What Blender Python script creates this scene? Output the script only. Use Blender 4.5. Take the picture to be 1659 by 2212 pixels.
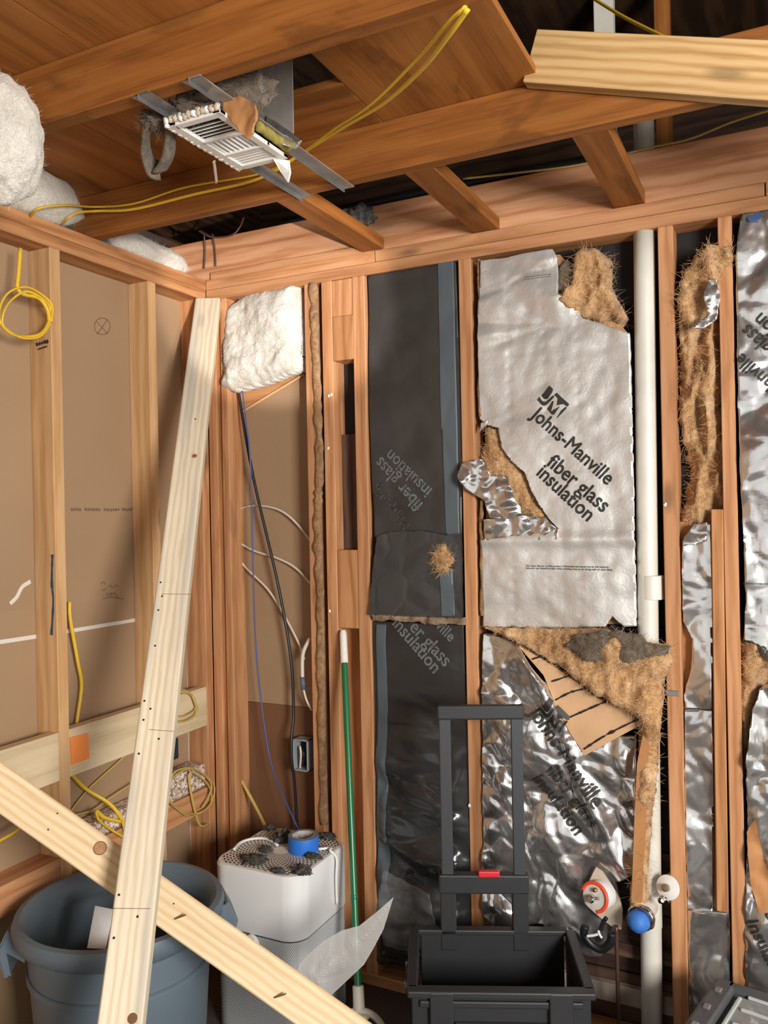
import bpy, bmesh, math, random
from mathutils import Vector, Matrix, noise
random.seed(7)
S = bpy.context.scene
COL = S.collection
for o in list(bpy.data.objects): bpy.data.objects.remove(o)

# ------------------------------------------------------------------ camera
FPX, CU, CV = 1790.0, 829.5, 1106.0
CAM = Vector((1.936, -2.474, 1.595)); YAW = math.radians(26.2); ROLL = .02
_R0 = Vector((math.cos(YAW), math.sin(YAW), 0)); FWD = Vector((-math.sin(YAW), math.cos(YAW), 0)); UPZ = Vector((0, 0, 1))
RGT = _R0*math.cos(ROLL) - UPZ*math.sin(ROLL); CUP = UPZ*math.cos(ROLL) + _R0*math.sin(ROLL)
cd = bpy.data.cameras.new('camera'); cam = bpy.data.objects.new('camera', cd); COL.objects.link(cam)
cd.sensor_fit = 'VERTICAL'; cd.sensor_height = 24; cd.lens = 24*FPX/2212; cd.clip_start = .05
M = Matrix((RGT, CUP, -FWD)).transposed().to_4x4(); M.translation = CAM; cam.matrix_world = M
S.camera = cam

# ------------------------------------------------------------------ light
w = bpy.data.worlds.new('world'); S.world = w; w.use_nodes = True
w.node_tree.nodes['Background'].inputs[0].default_value = (1.0, .975, .95, 1)
w.node_tree.nodes['Background'].inputs[1].default_value = .62
def area(name, loc, target, size, power, color, sy=None):
    l = bpy.data.lights.new(name, 'AREA'); l.energy = power; l.color = color; l.size = size
    if sy: l.shape = 'RECTANGLE'; l.size_y = sy
    o = bpy.data.objects.new(name, l); COL.objects.link(o); o.location = loc
    o.rotation_euler = (Vector(target)-Vector(loc)).to_track_quat('-Z', 'Y').to_euler(); return o
area('window_daylight', (3.9, -2.9, 1.75), (.4, -.4, 1.25), .9, 122, (1, .965, .92), .9)
sp = bpy.data.lights.new('work_lamp', 'SPOT'); sp.energy = 330; sp.color = (1, .93, .88); sp.spot_size = math.radians(14); sp.spot_blend = .35; sp.shadow_soft_size = .02
so = bpy.data.objects.new('work_lamp', sp); COL.objects.link(so); so.location = (2.6, -2.3, 1.45)
so.rotation_euler = (Vector((.30, -.0, 2.36))-so.location).to_track_quat('-Z', 'Y').to_euler()
S.view_settings.view_transform = 'Standard'; S.view_settings.look = 'None'; S.view_settings.gamma = 1
S.view_settings.use_curve_mapping = False; S.view_settings.exposure = .52

# ------------------------------------------------------------------ measuring helpers (photo pixel -> point on a real plane)
def ray(u, v): return FWD + RGT*((u-CU)/FPX) - CUP*((v-CV)/FPX)
def onp(u, v, ax, val):
    d = ray(u, v); return CAM + d*((val-CAM[ax])/d[ax])
def bk(u, v, y=0.0): return onp(u, v, 1, y)
def lf(u, v, x=0.0): return onp(u, v, 0, x)
def lv(u, v, z=0.0): return onp(u, v, 2, z)
def dp(u, v, d): return CAM + ray(u, v)*d

# ------------------------------------------------------------------ materials
def srgb(r, g, b):
    f = lambda c: (c/255/12.92) if c/255 <= .04045 else ((c/255+.055)/1.055)**2.4
    return (f(r), f(g), f(b), 1)
MATS = {}
class NT:
    def __init__(s, name):
        s.m = bpy.data.materials.new(name); s.m.use_nodes = True; s.t = s.m.node_tree; s.b = s.t.nodes['Principled BSDF']; MATS[name] = s.m
    def n(s, typ, **kw):
        nd = s.t.nodes.new(typ)
        for k, v in kw.items():
            if k.startswith('i_'):
                key = k[2:]; key = int(key) if key.isdigit() else key.replace('_', ' ')
                nd.inputs[key].default_value = v
            else: setattr(nd, k, v)
        return nd
    def l(s, a, ai, b, bi): s.t.links.new(a.outputs[ai], b.inputs[bi])
    def math(s, op, a, b=None, clamp=False):
        nd = s.n('ShaderNodeMath', operation=op, use_clamp=clamp)
        for i, x in enumerate((a, b)):
            if x is None: continue
            if isinstance(x, (int, float)): nd.inputs[i].default_value = x
            else: s.t.links.new(x, nd.inputs[i])
        return nd.outputs[0]
    def ramp(s, src, stops, interp='LINEAR'):
        r = s.n('ShaderNodeValToRGB'); r.color_ramp.interpolation = interp
        el = r.color_ramp.elements
        while len(el) < len(stops): el.new(.5)
        for e, (p, c) in zip(el, stops): e.position = p; e.color = c
        s.t.links.new(src, r.inputs[0]); return r.outputs[0]
    def mix(s, fac, a, b, mode='MIX'):
        nd = s.n('ShaderNodeMix', data_type='RGBA', blend_type=mode)
        for i, x in ((0, fac), (6, a), (7, b)):
            if isinstance(x, (int, float)): nd.inputs[i].default_value = x
            elif isinstance(x, tuple): nd.inputs[i].default_value = x
            else: s.t.links.new(x, nd.inputs[i])
        return nd.outputs[2]
    def bump(s, h, strength=.3, dist=.01):
        b = s.n('ShaderNodeBump', i_Strength=strength, i_Distance=dist)
        s.t.links.new(h, b.inputs['Height']); s.t.links.new(b.outputs[0], s.b.inputs['Normal'])
    def color(s, c):
        if isinstance(c, tuple): s.b.inputs['Base Color'].default_value = c
        else: s.t.links.new(c, s.b.inputs['Base Color'])
def plain(name, c, rough=.5, metal=0.0, bump=None, var=0.0, scale=20):
    t = NT(name); t.b.inputs['Roughness'].default_value = rough; t.b.inputs['Metallic'].default_value = metal
    if var or bump:
        tc = t.n('ShaderNodeTexCoord'); nz = t.n('ShaderNodeTexNoise', i_Scale=scale, i_Detail=6.0); t.l(tc, 'Object', nz, 'Vector')
    if var:
        d = tuple(max(0, x*(1-var)) for x in c[:3])+(1,)
        t.color(t.ramp(nz.outputs[0], [(.3, d), (.7, c)]))
    else: t.color(c)
    if bump: t.bump(nz.outputs[0], bump[0], bump[1])
    return t.m
def wood(name, dark, mid, light, ring=14.0, knots=1.0, rough=.62, stain=0.0, ringk=.6, distort=5.5, grey=0):
    t = NT(name); t.b.inputs['Roughness'].default_value = rough; t.b.inputs['Specular IOR Level'].default_value = .3
    tc = t.n('ShaderNodeTexCoord'); oi = t.n('ShaderNodeObjectInfo')
    off = t.n('ShaderNodeVectorMath', operation='SCALE'); off.inputs[0].default_value = (31.7, 2.9, 1.7); t.l(oi, 'Random', off, 'Scale')
    add = t.n('ShaderNodeVectorMath', operation='ADD'); t.l(tc, 'Object', add, 0); t.l(off, 0, add, 1)
    def mp(sc):
        m = t.n('ShaderNodeMapping'); m.inputs['Scale'].default_value = sc; t.l(add, 0, m, 'Vector'); return m
    ms = mp((.16, 1, 1))
    wv = t.n('ShaderNodeTexWave', wave_type='RINGS', rings_direction='X', i_Scale=ring, i_Distortion=distort, i_Detail=2.0, i_Detail_Scale=2.2); t.l(ms, 0, wv, 'Vector')
    mf = mp((5, 150, 150)); nf = t.n('ShaderNodeTexNoise', i_Scale=1.0, i_Detail=4.0); t.l(mf, 0, nf, 'Vector')
    ml = mp((1.3, 5, 5)); nl = t.n('ShaderNodeTexNoise', i_Scale=1.0, i_Detail=3.0); t.l(ml, 0, nl, 'Vector')
    g = t.math('ADD', t.math('MULTIPLY', wv.outputs[1], ringk), t.math('MULTIPLY', nf.outputs[0], 1-ringk))
    c = t.ramp(g, [(.15, dark), (.5, mid), (.85, light)])
    c = t.mix(.75, c, t.ramp(nl.outputs[0], [(.3, tuple(x*.78 for x in (1, .97, .93))+(1,)), (.7, (1.12, 1.1, 1.06, 1))]), 'MULTIPLY')
    mk = mp((2.1, 6.5, 6.5)); vk = t.n('ShaderNodeTexVoronoi', i_Scale=1.0); t.l(mk, 0, vk, 'Vector')
    kn = t.ramp(vk.outputs['Distance'], [(.05, (1, 1, 1, 1)), (.1+.02*knots, (0, 0, 0, 1))])
    c = t.mix(t.math('MULTIPLY', kn, .75*min(1, knots)), c, tuple(x*.33 for x in mid[:3])+(1,))
    if stain:
        msn = mp((1.8, 6, 6)); ns = t.n('ShaderNodeTexNoise', i_Scale=1.4, i_Detail=5.0, i_Distortion=.6); t.l(msn, 0, ns, 'Vector')
        f = t.ramp(ns.outputs[0], [(.6, (0, 0, 0, 1)), (.66, (stain,)*3+(1,))])
        c = t.mix(f, c, tuple(x*.35 for x in mid[:3])+(1,))
    if grey:
        mg = mp((.9, 16, 3)); ng = t.n('ShaderNodeTexNoise', i_Scale=1.0, i_Detail=4.0, i_Distortion=.4); t.l(mg, 0, ng, 'Vector')
        c = t.mix(t.ramp(ng.outputs[0], [(.48, (0, 0, 0, 1)), (.66, (grey,)*3+(1,))]), c, srgb(176, 176, 168))
    t.color(c); t.bump(g, .12, .003); return t.m
def fiber(name, c1, c2, c3, scale=14):
    t = NT(name); t.b.inputs['Roughness'].default_value = .95; t.b.inputs['Specular IOR Level'].default_value = .1
    tc = t.n('ShaderNodeTexCoord')
    n1 = t.n('ShaderNodeTexNoise', i_Scale=scale, i_Detail=8.0, i_Roughness=.7, i_Distortion=1.2); t.l(tc, 'Object', n1, 'Vector')
    n2 = t.n('ShaderNodeTexNoise', i_Scale=scale*9, i_Detail=4.0, i_Distortion=2.5); t.l(tc, 'Object', n2, 'Vector')
    g = t.math('ADD', t.math('MULTIPLY', n1.outputs[0], .7), t.math('MULTIPLY', n2.outputs[0], .3))
    t.color(t.ramp(g, [(.33, c1), (.5, c2), (.66, c3)])); t.bump(g, 1.0, .016)
    t.b.inputs['Sheen Weight'].default_value = .25; return t.m
def foilmat(name, base, rough, bs, bd, scale, metal=.85):
    t = NT(name); t.b.inputs['Metallic'].default_value = metal
    tc = t.n('ShaderNodeTexCoord')
    v = t.n('ShaderNodeTexVoronoi', i_Scale=scale); n0 = t.n('ShaderNodeTexNoise', i_Scale=scale*.6, i_Detail=3.0)
    t.l(tc, 'Object', n0, 'Vector'); mx = t.n('ShaderNodeMix', data_type='VECTOR'); mx.inputs[0].default_value = .25
    t.l(tc, 'Object', mx, 4); t.l(n0, 1, mx, 5); t.l(mx, 1, v, 'Vector')
    n1 = t.n('ShaderNodeTexNoise', i_Scale=scale*3.5, i_Detail=5.0, i_Roughness=.6); t.l(tc, 'Object', n1, 'Vector')
    h = t.math('ADD', t.math('MULTIPLY', v.outputs[0], .6), t.math('MULTIPLY', n1.outputs[0], .5))
    t.bump(h, bs, bd)
    n2 = t.n('ShaderNodeTexNoise', i_Scale=5.0, i_Detail=4.0); t.l(tc, 'Object', n2, 'Vector')
    t.color(t.ramp(n2.outputs[0], [(.3, tuple(x*.8 for x in base[:3])+(1,)), (.65, base)]))
    r = t.n('ShaderNodeMapRange'); r.inputs[3].default_value = rough*.75; r.inputs[4].default_value = rough*1.3; t.l(n2, 0, r, 0); t.l(r, 0, t.b, 'Roughness')
    return t.m

W_OLD = wood('old_stud_wood', srgb(162, 110, 70), srgb(194, 140, 98), srgb(206, 156, 114), 9, .9, ringk=.35, stain=.25)
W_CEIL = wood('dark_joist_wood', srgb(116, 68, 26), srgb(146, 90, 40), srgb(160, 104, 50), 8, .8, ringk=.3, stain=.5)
W_TAN = wood('tan_stud_wood', srgb(190, 144, 96), srgb(210, 168, 120), srgb(222, 184, 138), 8, .9, ringk=.35)
W_NEW = wood('new_pine_wood', srgb(212, 180, 134), srgb(228, 202, 162), srgb(236, 216, 182), 20, .5, ringk=.45, distort=3.0)
W_GREY = wood('weathered_pine_wood', srgb(212, 194, 162), srgb(230, 216, 190), srgb(238, 228, 208), 20, .4, ringk=.45, distort=3.0, grey=.8)
W_OFF = wood('aged_new_timber', srgb(176, 136, 84), srgb(204, 166, 114), srgb(216, 182, 132), 16, .8, ringk=.5, distort=3.0)
W_PLATE = wood('plate_wood', srgb(150, 100, 60), srgb(186, 132, 86), srgb(204, 152, 106), 8, .8, ringk=.35, stain=.3)
W_PALE = wood('pale_poplar', srgb(206, 184, 146), srgb(220, 200, 164), srgb(230, 212, 178), 6, .15, ringk=.3)
W_JLIT = wood('back_joist_wood', srgb(176, 116, 76), srgb(206, 150, 110), srgb(220, 168, 130), 10, .7, ringk=.45, stain=.5)  # paler than the other joists: lamp light put into the wood colour
PLY = wood('plywood_face', srgb(132, 80, 34), srgb(160, 102, 48), srgb(174, 116, 58), 5, .5, ringk=.3, stain=.5)
DRY = plain('drywall_paper', srgb(166, 136, 104), .85, var=.10, scale=2.2, bump=(.05, .002))
FBRD = plain('brown_fibreboard', srgb(120, 82, 54), .8, var=.2, scale=4)
FELT = plain('dark_sheathing', srgb(34, 28, 28), .8, var=.5, scale=6)
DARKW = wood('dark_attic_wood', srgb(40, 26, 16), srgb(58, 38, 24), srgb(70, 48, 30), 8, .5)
SHEATH = wood('old_sheathing_wood', srgb(58, 42, 36), srgb(84, 62, 52), srgb(100, 76, 62), 8, .6)
FLOORM = plain('concrete_floor', srgb(84, 76, 70), .8, var=.4, scale=5, bump=(.2, .004))
FOIL_A = foilmat('foil_flat', srgb(228, 225, 220), .42, .26, .003, 34, .6)
FOIL_B = foilmat('foil_crinkled', srgb(228, 227, 225), .2, .16, .003, 20, .9)
TAN = fiber('tan_fiberglass', srgb(126, 86, 48), srgb(204, 158, 108), srgb(236, 204, 160), 11)
WHT = fiber('white_fiberglass', srgb(196, 188, 170), srgb(222, 216, 204), srgb(236, 232, 224), 9)
GRYF = fiber('dirty_fiberglass', srgb(70, 58, 46), srgb(112, 96, 78), srgb(150, 134, 112), 16)
KRAFT = plain('kraft_paper', srgb(214, 172, 130), .75, var=.18, scale=7, bump=(.25, .004))
KRAFT2 = plain('aged_kraft_paper', srgb(190, 134, 84), .75, var=.25, scale=6, bump=(.25, .004))
BLACKP = plain('black_asphalt_paper', srgb(66, 64, 62), .36, var=.4, scale=7, bump=(.35, .006))
GREYT = plain('grey_tape', srgb(86, 96, 102), .5, var=.15, scale=8)
INK = plain('black_ink', srgb(44, 42, 38), .6)
INKG = plain('grey_ink', srgb(108, 112, 112), .6)
INKF = plain('faint_ink', srgb(112, 92, 74), .8)
INKP = plain('pencil', srgb(96, 76, 58), .8)
PVC = plain('pvc_white', srgb(222, 218, 206), .4, var=.16, scale=9)
YEL = plain('yellow_sheath', srgb(226, 186, 52), .42)
YELD = plain('dusty_yellow_sheath', srgb(196, 168, 92), .5)
BLK = plain('black_rubber', srgb(24, 24, 26), .45)
BRNW = plain('brown_wire', srgb(84, 56, 40), .5)
BLUEW = plain('blue_wire', srgb(74, 84, 140), .5)
WHITEW = plain('white_wire', srgb(214, 202, 186), .45)
STEEL = plain('galvanised_steel', srgb(170, 172, 174), .42, .85, var=.35, scale=12)
DUCT = plain('dull_duct_metal', srgb(176, 168, 160), .5, .45, var=.4, scale=9)
CHROME = plain('chrome', srgb(214, 214, 214), .15, 1.0)
WPAINT = plain('white_enamel', srgb(236, 234, 228), .4, var=.06, scale=40, bump=(.25, .002))
WPLAS = plain('white_plastic', srgb(228, 228, 226), .35)
GAP = plain('dark_gap', srgb(34, 34, 34), .8)
CANM = plain('slate_blue_plastic', srgb(98, 112, 122), .45, var=.15, scale=5, bump=(.1, .002))
PAPER = plain('white_paper', srgb(226, 228, 230), .8)
BLUET = plain('blue_tape', srgb(38, 112, 206), .55)
BLUE2 = plain('blue_masking_wrap', srgb(60, 120, 206), .6, var=.2, scale=30, bump=(.5, .004))
GREEN = plain('green_pole', srgb(24, 104, 62), .28)
BLKP = plain('black_plastic', srgb(44, 45, 47), .5, var=.15, scale=12, bump=(.15, .001))
GREYBAR = plain('charcoal_metal', srgb(70, 71, 74), .42, .3)
REDP = plain('red_plastic', srgb(206, 36, 50), .45)
ORED = plain('orange_red_plastic', srgb(236, 76, 44), .45)
ORANGE = plain('orange_paper', srgb(255, 152, 76), .8)
DUST = fiber('grey_dust_clump', srgb(44, 40, 34), srgb(74, 68, 58), srgb(104, 96, 82), 30)
TANP = plain('cream_plate', srgb(206, 190, 168), .5, var=.25, scale=14)
COPPER = plain('dull_copper', srgb(112, 84, 72), .45, .7)
GREYBOX = plain('grey_box_plastic', srgb(146, 152, 154), .5)
DKBLUE = plain('dark_blue_plastic', srgb(40, 46, 56), .5)
RESID = fiber('old_adhesive', srgb(116, 76, 44), srgb(168, 124, 80), srgb(206, 170, 124), 20)
SPONGE = NT('speckled_pad'); _t = SPONGE
_tc = _t.n('ShaderNodeTexCoord'); _v = _t.n('ShaderNodeTexVoronoi', i_Scale=150.0); _t.l(_tc, 'Object', _v, 'Vector')
_t.color(_t.ramp(_v.outputs[1], [(.2, srgb(146, 118, 98)), (.35, srgb(196, 176, 158)), (.6, srgb(232, 222, 210)), (.9, srgb(164, 128, 104))], 'CONSTANT')); _t.b.inputs['Roughness'].default_value = .9; _t.bump(_v.outputs[0], .5, .004)
SPONGE = _t.m
def film(name, alpha, c, rough=.2):
    t = NT(name); t.color(c); t.b.inputs['Roughness'].default_value = rough; t.b.inputs['Alpha'].default_value = alpha
    tc = t.n('ShaderNodeTexCoord'); n = t.n('ShaderNodeTexNoise', i_Scale=14.0, i_Detail=4.0); t.l(tc, 'Object', n, 'Vector'); t.bump(n.outputs[0], .6, .01); return t.m
FILM = film('clear_plastic_film', .42, srgb(206, 204, 200))
LIDM = film('smoky_clear_lid', .45, srgb(176, 180, 178), .12)
# perforated purifier top: rings of short slots around a centre
_t = NT('perforated_top'); _tc = _t.n('ShaderNodeTexCoord'); _s = _t.n('ShaderNodeSeparateXYZ'); _t.l(_tc, 'Object', _s, 0)
_r = _t.math('SQRT', _t.math('ADD', _t.math('POWER', _s.outputs[0], 2.0), _t.math('POWER', _s.outputs[1], 2.0)))
_k = _t.math('MULTIPLY', _r, 1/.0098); _fr = _t.math('FRACT', _k); _fl = _t.math('FLOOR', _k)
_th = _t.math('ARCTAN2', _s.outputs[1], _s.outputs[0])
_ft = _t.math('FRACT', _t.math('ADD', _t.math('MULTIPLY', _th, 52/(2*math.pi)), _t.math('MULTIPLY', _fl, .5)))
_h = _t.math('MULTIPLY', _t.math('GREATER_THAN', _t.math('SUBTRACT', .32, _t.math('ABSOLUTE', _t.math('SUBTRACT', _fr, .5))), 0.0), _t.math('GREATER_THAN', _t.math('SUBTRACT', .31, _t.math('ABSOLUTE', _t.math('SUBTRACT', _ft, .5))), 0.0))
_h = _t.math('MULTIPLY', _h, _t.math('GREATER_THAN', _r, .028))
_t.color(_t.mix(_h, srgb(226, 220, 208), srgb(62, 58, 52))); _t.b.inputs['Roughness'].default_value = .5
PERF = _t.m
_t = NT('mesh_fabric'); _tc = _t.n('ShaderNodeTexCoord'); _s = _t.n('ShaderNodeSeparateXYZ'); _t.l(_tc, 'Object', _s, 0)
_a = _t.math('SINE', _t.math('MULTIPLY', _t.math('ADD', _s.outputs[0], _s.outputs[1]), 2*math.pi/.0085)); _b2 = _t.math('SINE', _t.math('MULTIPLY', _s.outputs[2], 2*math.pi/.0095))
_h = _t.math('GREATER_THAN', _t.math('MULTIPLY', _a, _b2), .35)
_t.color(_t.mix(_h, srgb(196, 198, 198), srgb(112, 114, 116))); _t.b.inputs['Roughness'].default_value = .6
MESHF = _t.m

# ------------------------------------------------------------------ object helpers
BASE = {}
def tag(o, label=None, cat=None, group=None, kind=None):
    for k, v in (('label', label), ('category', cat), ('group', group), ('kind', kind)):
        if v: o[k] = v
    return o
def thing(name, label, cat, loc=(0, 0, 0), group=None, kind=None):
    o = bpy.data.objects.new(name, None); COL.objects.link(o); o.location = loc; o.empty_display_size = .05
    BASE[o.name] = Matrix.Translation(Vector(loc)); return tag(o, label, cat, group, kind)
def place(o, parent, mat_world):
    if parent is not None:
        o.parent = parent; pm = BASE.get(parent.name, Matrix.Identity(4)); o.matrix_parent_inverse = pm.inverted()
    o.matrix_basis = mat_world; BASE[o.name] = mat_world
def mobj(name, bm, mat, parent=None, mw=None, smooth=False):
    """one mesh object; without a matrix the origin moves to the mesh's centre"""
    if mw is None:
        vs = bm.verts
        lo = Vector([min(v.co[i] for v in vs) for i in range(3)]); hi = Vector([max(v.co[i] for v in vs) for i in range(3)])
        c = (lo+hi)/2; bmesh.ops.translate(bm, verts=bm.verts, vec=-c); mw = Matrix.Translation(c)
    me = bpy.data.meshes.new(name); bm.to_mesh(me); bm.free()
    if smooth: me.polygons.foreach_set('use_smooth', [True]*len(me.polygons))
    me.materials.append(mat); o = bpy.data.objects.new(name, me); COL.objects.link(o); place(o, parent, mw); return o
def frame(x, y, origin):
    x = x.normalized(); y = (y - x*y.dot(x)).normalized(); z = x.cross(y)
    m = Matrix((x, y, z)).transposed().to_4x4(); m.translation = origin; return m
def boxbm(sx, sy, sz, bev=0.0, seg=1):
    bm = bmesh.new(); bmesh.ops.create_cube(bm, size=1); bmesh.ops.scale(bm, vec=(sx, sy, sz), verts=bm.verts)
    if bev: bmesh.ops.bevel(bm, geom=bm.edges[:], offset=bev, segments=seg, profile=.5, affect='EDGES')
    return bm
def board(name, p0, p1, wdir, wd, th, mat, parent=None, bev=.0025):
    """timber from p0 to p1 (centre line), wdir the direction of its width"""
    p0 = Vector(p0); p1 = Vector(p1); d = p1-p0
    return mobj(name, boxbm(d.length, wd, th, bev), mat, parent, frame(d, Vector(wdir), (p0+p1)/2))
def bx(name, lo, hi, mat, parent=None, bev=.002, seg=1):
    """box between two corners, its longest side as local X"""
    lo = Vector(lo); hi = Vector(hi); s = hi-lo; ax = max(range(3), key=lambda i: s[i]); a2 = (ax+1) % 3; a3 = (ax+2) % 3
    e = [Vector((1, 0, 0)), Vector((0, 1, 0)), Vector((0, 0, 1))]
    return mobj(name, boxbm(s[ax], s[a2], s[a3], bev, seg), mat, parent, frame(e[ax], e[a2], (lo+hi)/2))
def rot_box(name, c, size, rz, mat, parent=None, bev=.004, seg=2):
    return mobj(name, boxbm(*size, bev, seg), mat, parent, Matrix.Translation(Vector(c)) @ Matrix.Rotation(rz, 4, 'Z'), smooth=False)
def spline(pts, n=8, closed=False):
    P = [Vector(p) for p in pts]
    if len(P) < 3 and not closed: return P
    out = []; N = len(P)
    rng = range(N) if closed else range(N-1)
    for i in rng:
        a = P[(i-1) % N] if closed or i > 0 else P[0]*2-P[1]
        b = P[i]; c = P[(i+1) % N]; d = P[(i+2) % N] if closed or i+2 < N else P[-1]*2-P[-2]
        for k in range(n):
            t = k/n; out.append(.5*((2*b)+(c-a)*t+(2*a-5*b+4*c-d)*t*t+(3*b-a-3*c+d)*t**3))
    if not closed: out.append(P[-1])
    return out
def tube(name, pts, r, mat, parent=None, n=8, seg=8, closed=False, raw=False, flat=1.0):
    P = [Vector(p) for p in pts] if raw else spline(pts, n, closed)
    bm = bmesh.new(); rings = []; nrm = None
    for i, p in enumerate(P):
        t = (P[(i+1) % len(P)]-P[i-1]) if (closed or 0 < i < len(P)-1) else (P[1]-P[0] if i == 0 else P[-1]-P[-2])
        t.normalize()
        if nrm is None: nrm = t.orthogonal().normalized()
        else: nrm = (nrm - t*nrm.dot(t)).normalized()
        bn = t.cross(nrm); rr = r(i/(len(P)-1)) if callable(r) else r
        rings.append([bm.verts.new(p+nrm*(math.cos(2*math.pi*k/seg)*rr)+bn*(math.sin(2*math.pi*k/seg)*rr*flat)) for k in range(seg)])
    m = len(rings)
    for i in range(m if closed else m-1):
        a, b = rings[i], rings[(i+1) % m]
        for k in range(seg): bm.faces.new((a[k], a[(k+1) % seg], b[(k+1) % seg], b[k]))
    if not closed: bm.faces.new(rings[0][::-1]); bm.faces.new(rings[-1])
    return mobj(name, bm, mat, parent, smooth=True)
def lathe(name, prof, mat, parent, mw, seg=40, smooth=True, closed=False):
    bm = bmesh.new(); R = []
    for r, z in prof: R.append([bm.verts.new((r*math.cos(2*math.pi*k/seg), r*math.sin(2*math.pi*k/seg), z)) for k in range(seg)])
    nn = len(R)
    for i in range(nn if closed else nn-1):
        a, b = R[i], R[(i+1) % nn]
        for k in range(seg): bm.faces.new((a[k], a[(k+1) % seg], b[(k+1) % seg], b[k]))
    if not closed: bm.faces.new(R[0][::-1]); bm.faces.new(R[-1])
    bmesh.ops.recalc_face_normals(bm, faces=bm.faces)
    o = mobj(name, bm, mat, parent, mw)
    if smooth:
        o.data.polygons.foreach_set('use_smooth', [len(p.vertices) == 4 for p in o.data.polygons])
        m = o.modifiers.new('edge', 'EDGE_SPLIT'); m.split_angle = math.radians(40)
    return o
def axis_at(p, d): return Matrix.Translation(Vector(p)) @ Vector(d).to_track_quat('Z', 'Y').to_matrix().to_4x4()
def prism(name, pts, push, mat, parent=None):
    """flat outline (3D points) given thickness along push"""
    bm = bmesh.new(); push = Vector(push)
    a = [bm.verts.new(p) for p in pts]; b = [bm.verts.new(Vector(p)+push) for p in pts]; n = len(a)
    bm.faces.new(a); bm.faces.new(b[::-1])
    for i in range(n): bm.faces.new((a[i], b[i], b[(i+1) % n], a[(i+1) % n]))
    bmesh.ops.recalc_face_normals(bm, faces=bm.faces); return mobj(name, bm, mat, parent)
def blob(name, c, rad, mat, parent=None, seed=0, amp=.25, freq=2.2, sub=4, mw=None, squash=None):
    bm = bmesh.new(); bmesh.ops.create_icosphere(bm, subdivisions=sub, radius=1); o3 = Vector((seed*7.13, seed*3.7, seed*1.9))
    for v in bm.verts:
        d = v.co.normalized(); f = 1+amp*(noise.fractal(d*freq+o3, 1.0, 2.0, 5)+.4*noise.ridged_multi_fractal(d*freq*1.6+o3, 1.0, 2.0, 3, 1.0, 2.0)-.4)
        v.co = Vector((d.x*rad[0], d.y*rad[1], d.z*rad[2]))*f
        if squash is not None: v.co.z = max(v.co.z, squash)
    return mobj(name, bm, mat, parent, mw if mw is not None else Matrix.Translation(Vector(c)), smooth=True)

# --- relief sheets: an outline on a wall plane cut into a fine grid and pushed out by a height function
class Relief:
    def __init__(s, f, cell=.008): s.f = f; s.c = cell; s.k = {}
    def node(s, i, j):
        if (i, j) not in s.k: s.k[(i, j)] = s.f(i*s.c, j*s.c)
        return s.k[(i, j)]
    def at(s, x, z):
        i = math.floor(x/s.c); j = math.floor(z/s.c); a = x/s.c-i; b = z/s.c-j
        return (s.node(i, j)*(1-a)+s.node(i+1, j)*a)*(1-b)+(s.node(i, j+1)*(1-a)+s.node(i+1, j+1)*a)*b
def clip(poly, ax, val, keep_less):
    out = []; n = len(poly)
    ins = (lambda p: p[ax] <= val) if keep_less else (lambda p: p[ax] >= val)
    for i in range(n):
        a, b = poly[i], poly[(i+1) % n]; ia, ib = ins(a), ins(b)
        if ia: out.append(a)
        if ia != ib:
            t = (val-a[ax])/(b[ax]-a[ax]); q = [a[0]+(b[0]-a[0])*t, a[1]+(b[1]-a[1])*t]; q[ax] = val; out.append(tuple(q))
    return out
def edge_dist(poly):
    E = [(poly[i], poly[(i+1) % len(poly)]) for i in range(len(poly))]
    def d(x, z):
        m = 9
        for (ax, az), (bx_, bz) in E:
            ex, ez = bx_-ax, bz-az; L = ex*ex+ez*ez or 1e-9; t = max(0, min(1, ((x-ax)*ex+(z-az)*ez)/L))
            m = min(m, (x-ax-ex*t)**2+(z-az-ez*t)**2)
        return math.sqrt(m)
    return d
def ragged(poly, amp, step=.012, seed=0):
    out = []
    for i in range(len(poly)):
        a, b = poly[i], poly[(i+1) % len(poly)]; L = math.hypot(b[0]-a[0], b[1]-a[1]); n = max(1, int(L/step))
        for k in range(n):
            t = k/n; x = a[0]+(b[0]-a[0])*t; z = a[1]+(b[1]-a[1])*t
            if k: 
                x += amp*noise.noise(Vector((x*40, z*40, seed))); z += amp*noise.noise(Vector((x*40, z*40, seed+9)))
            out.append((x, z))
    return out
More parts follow.
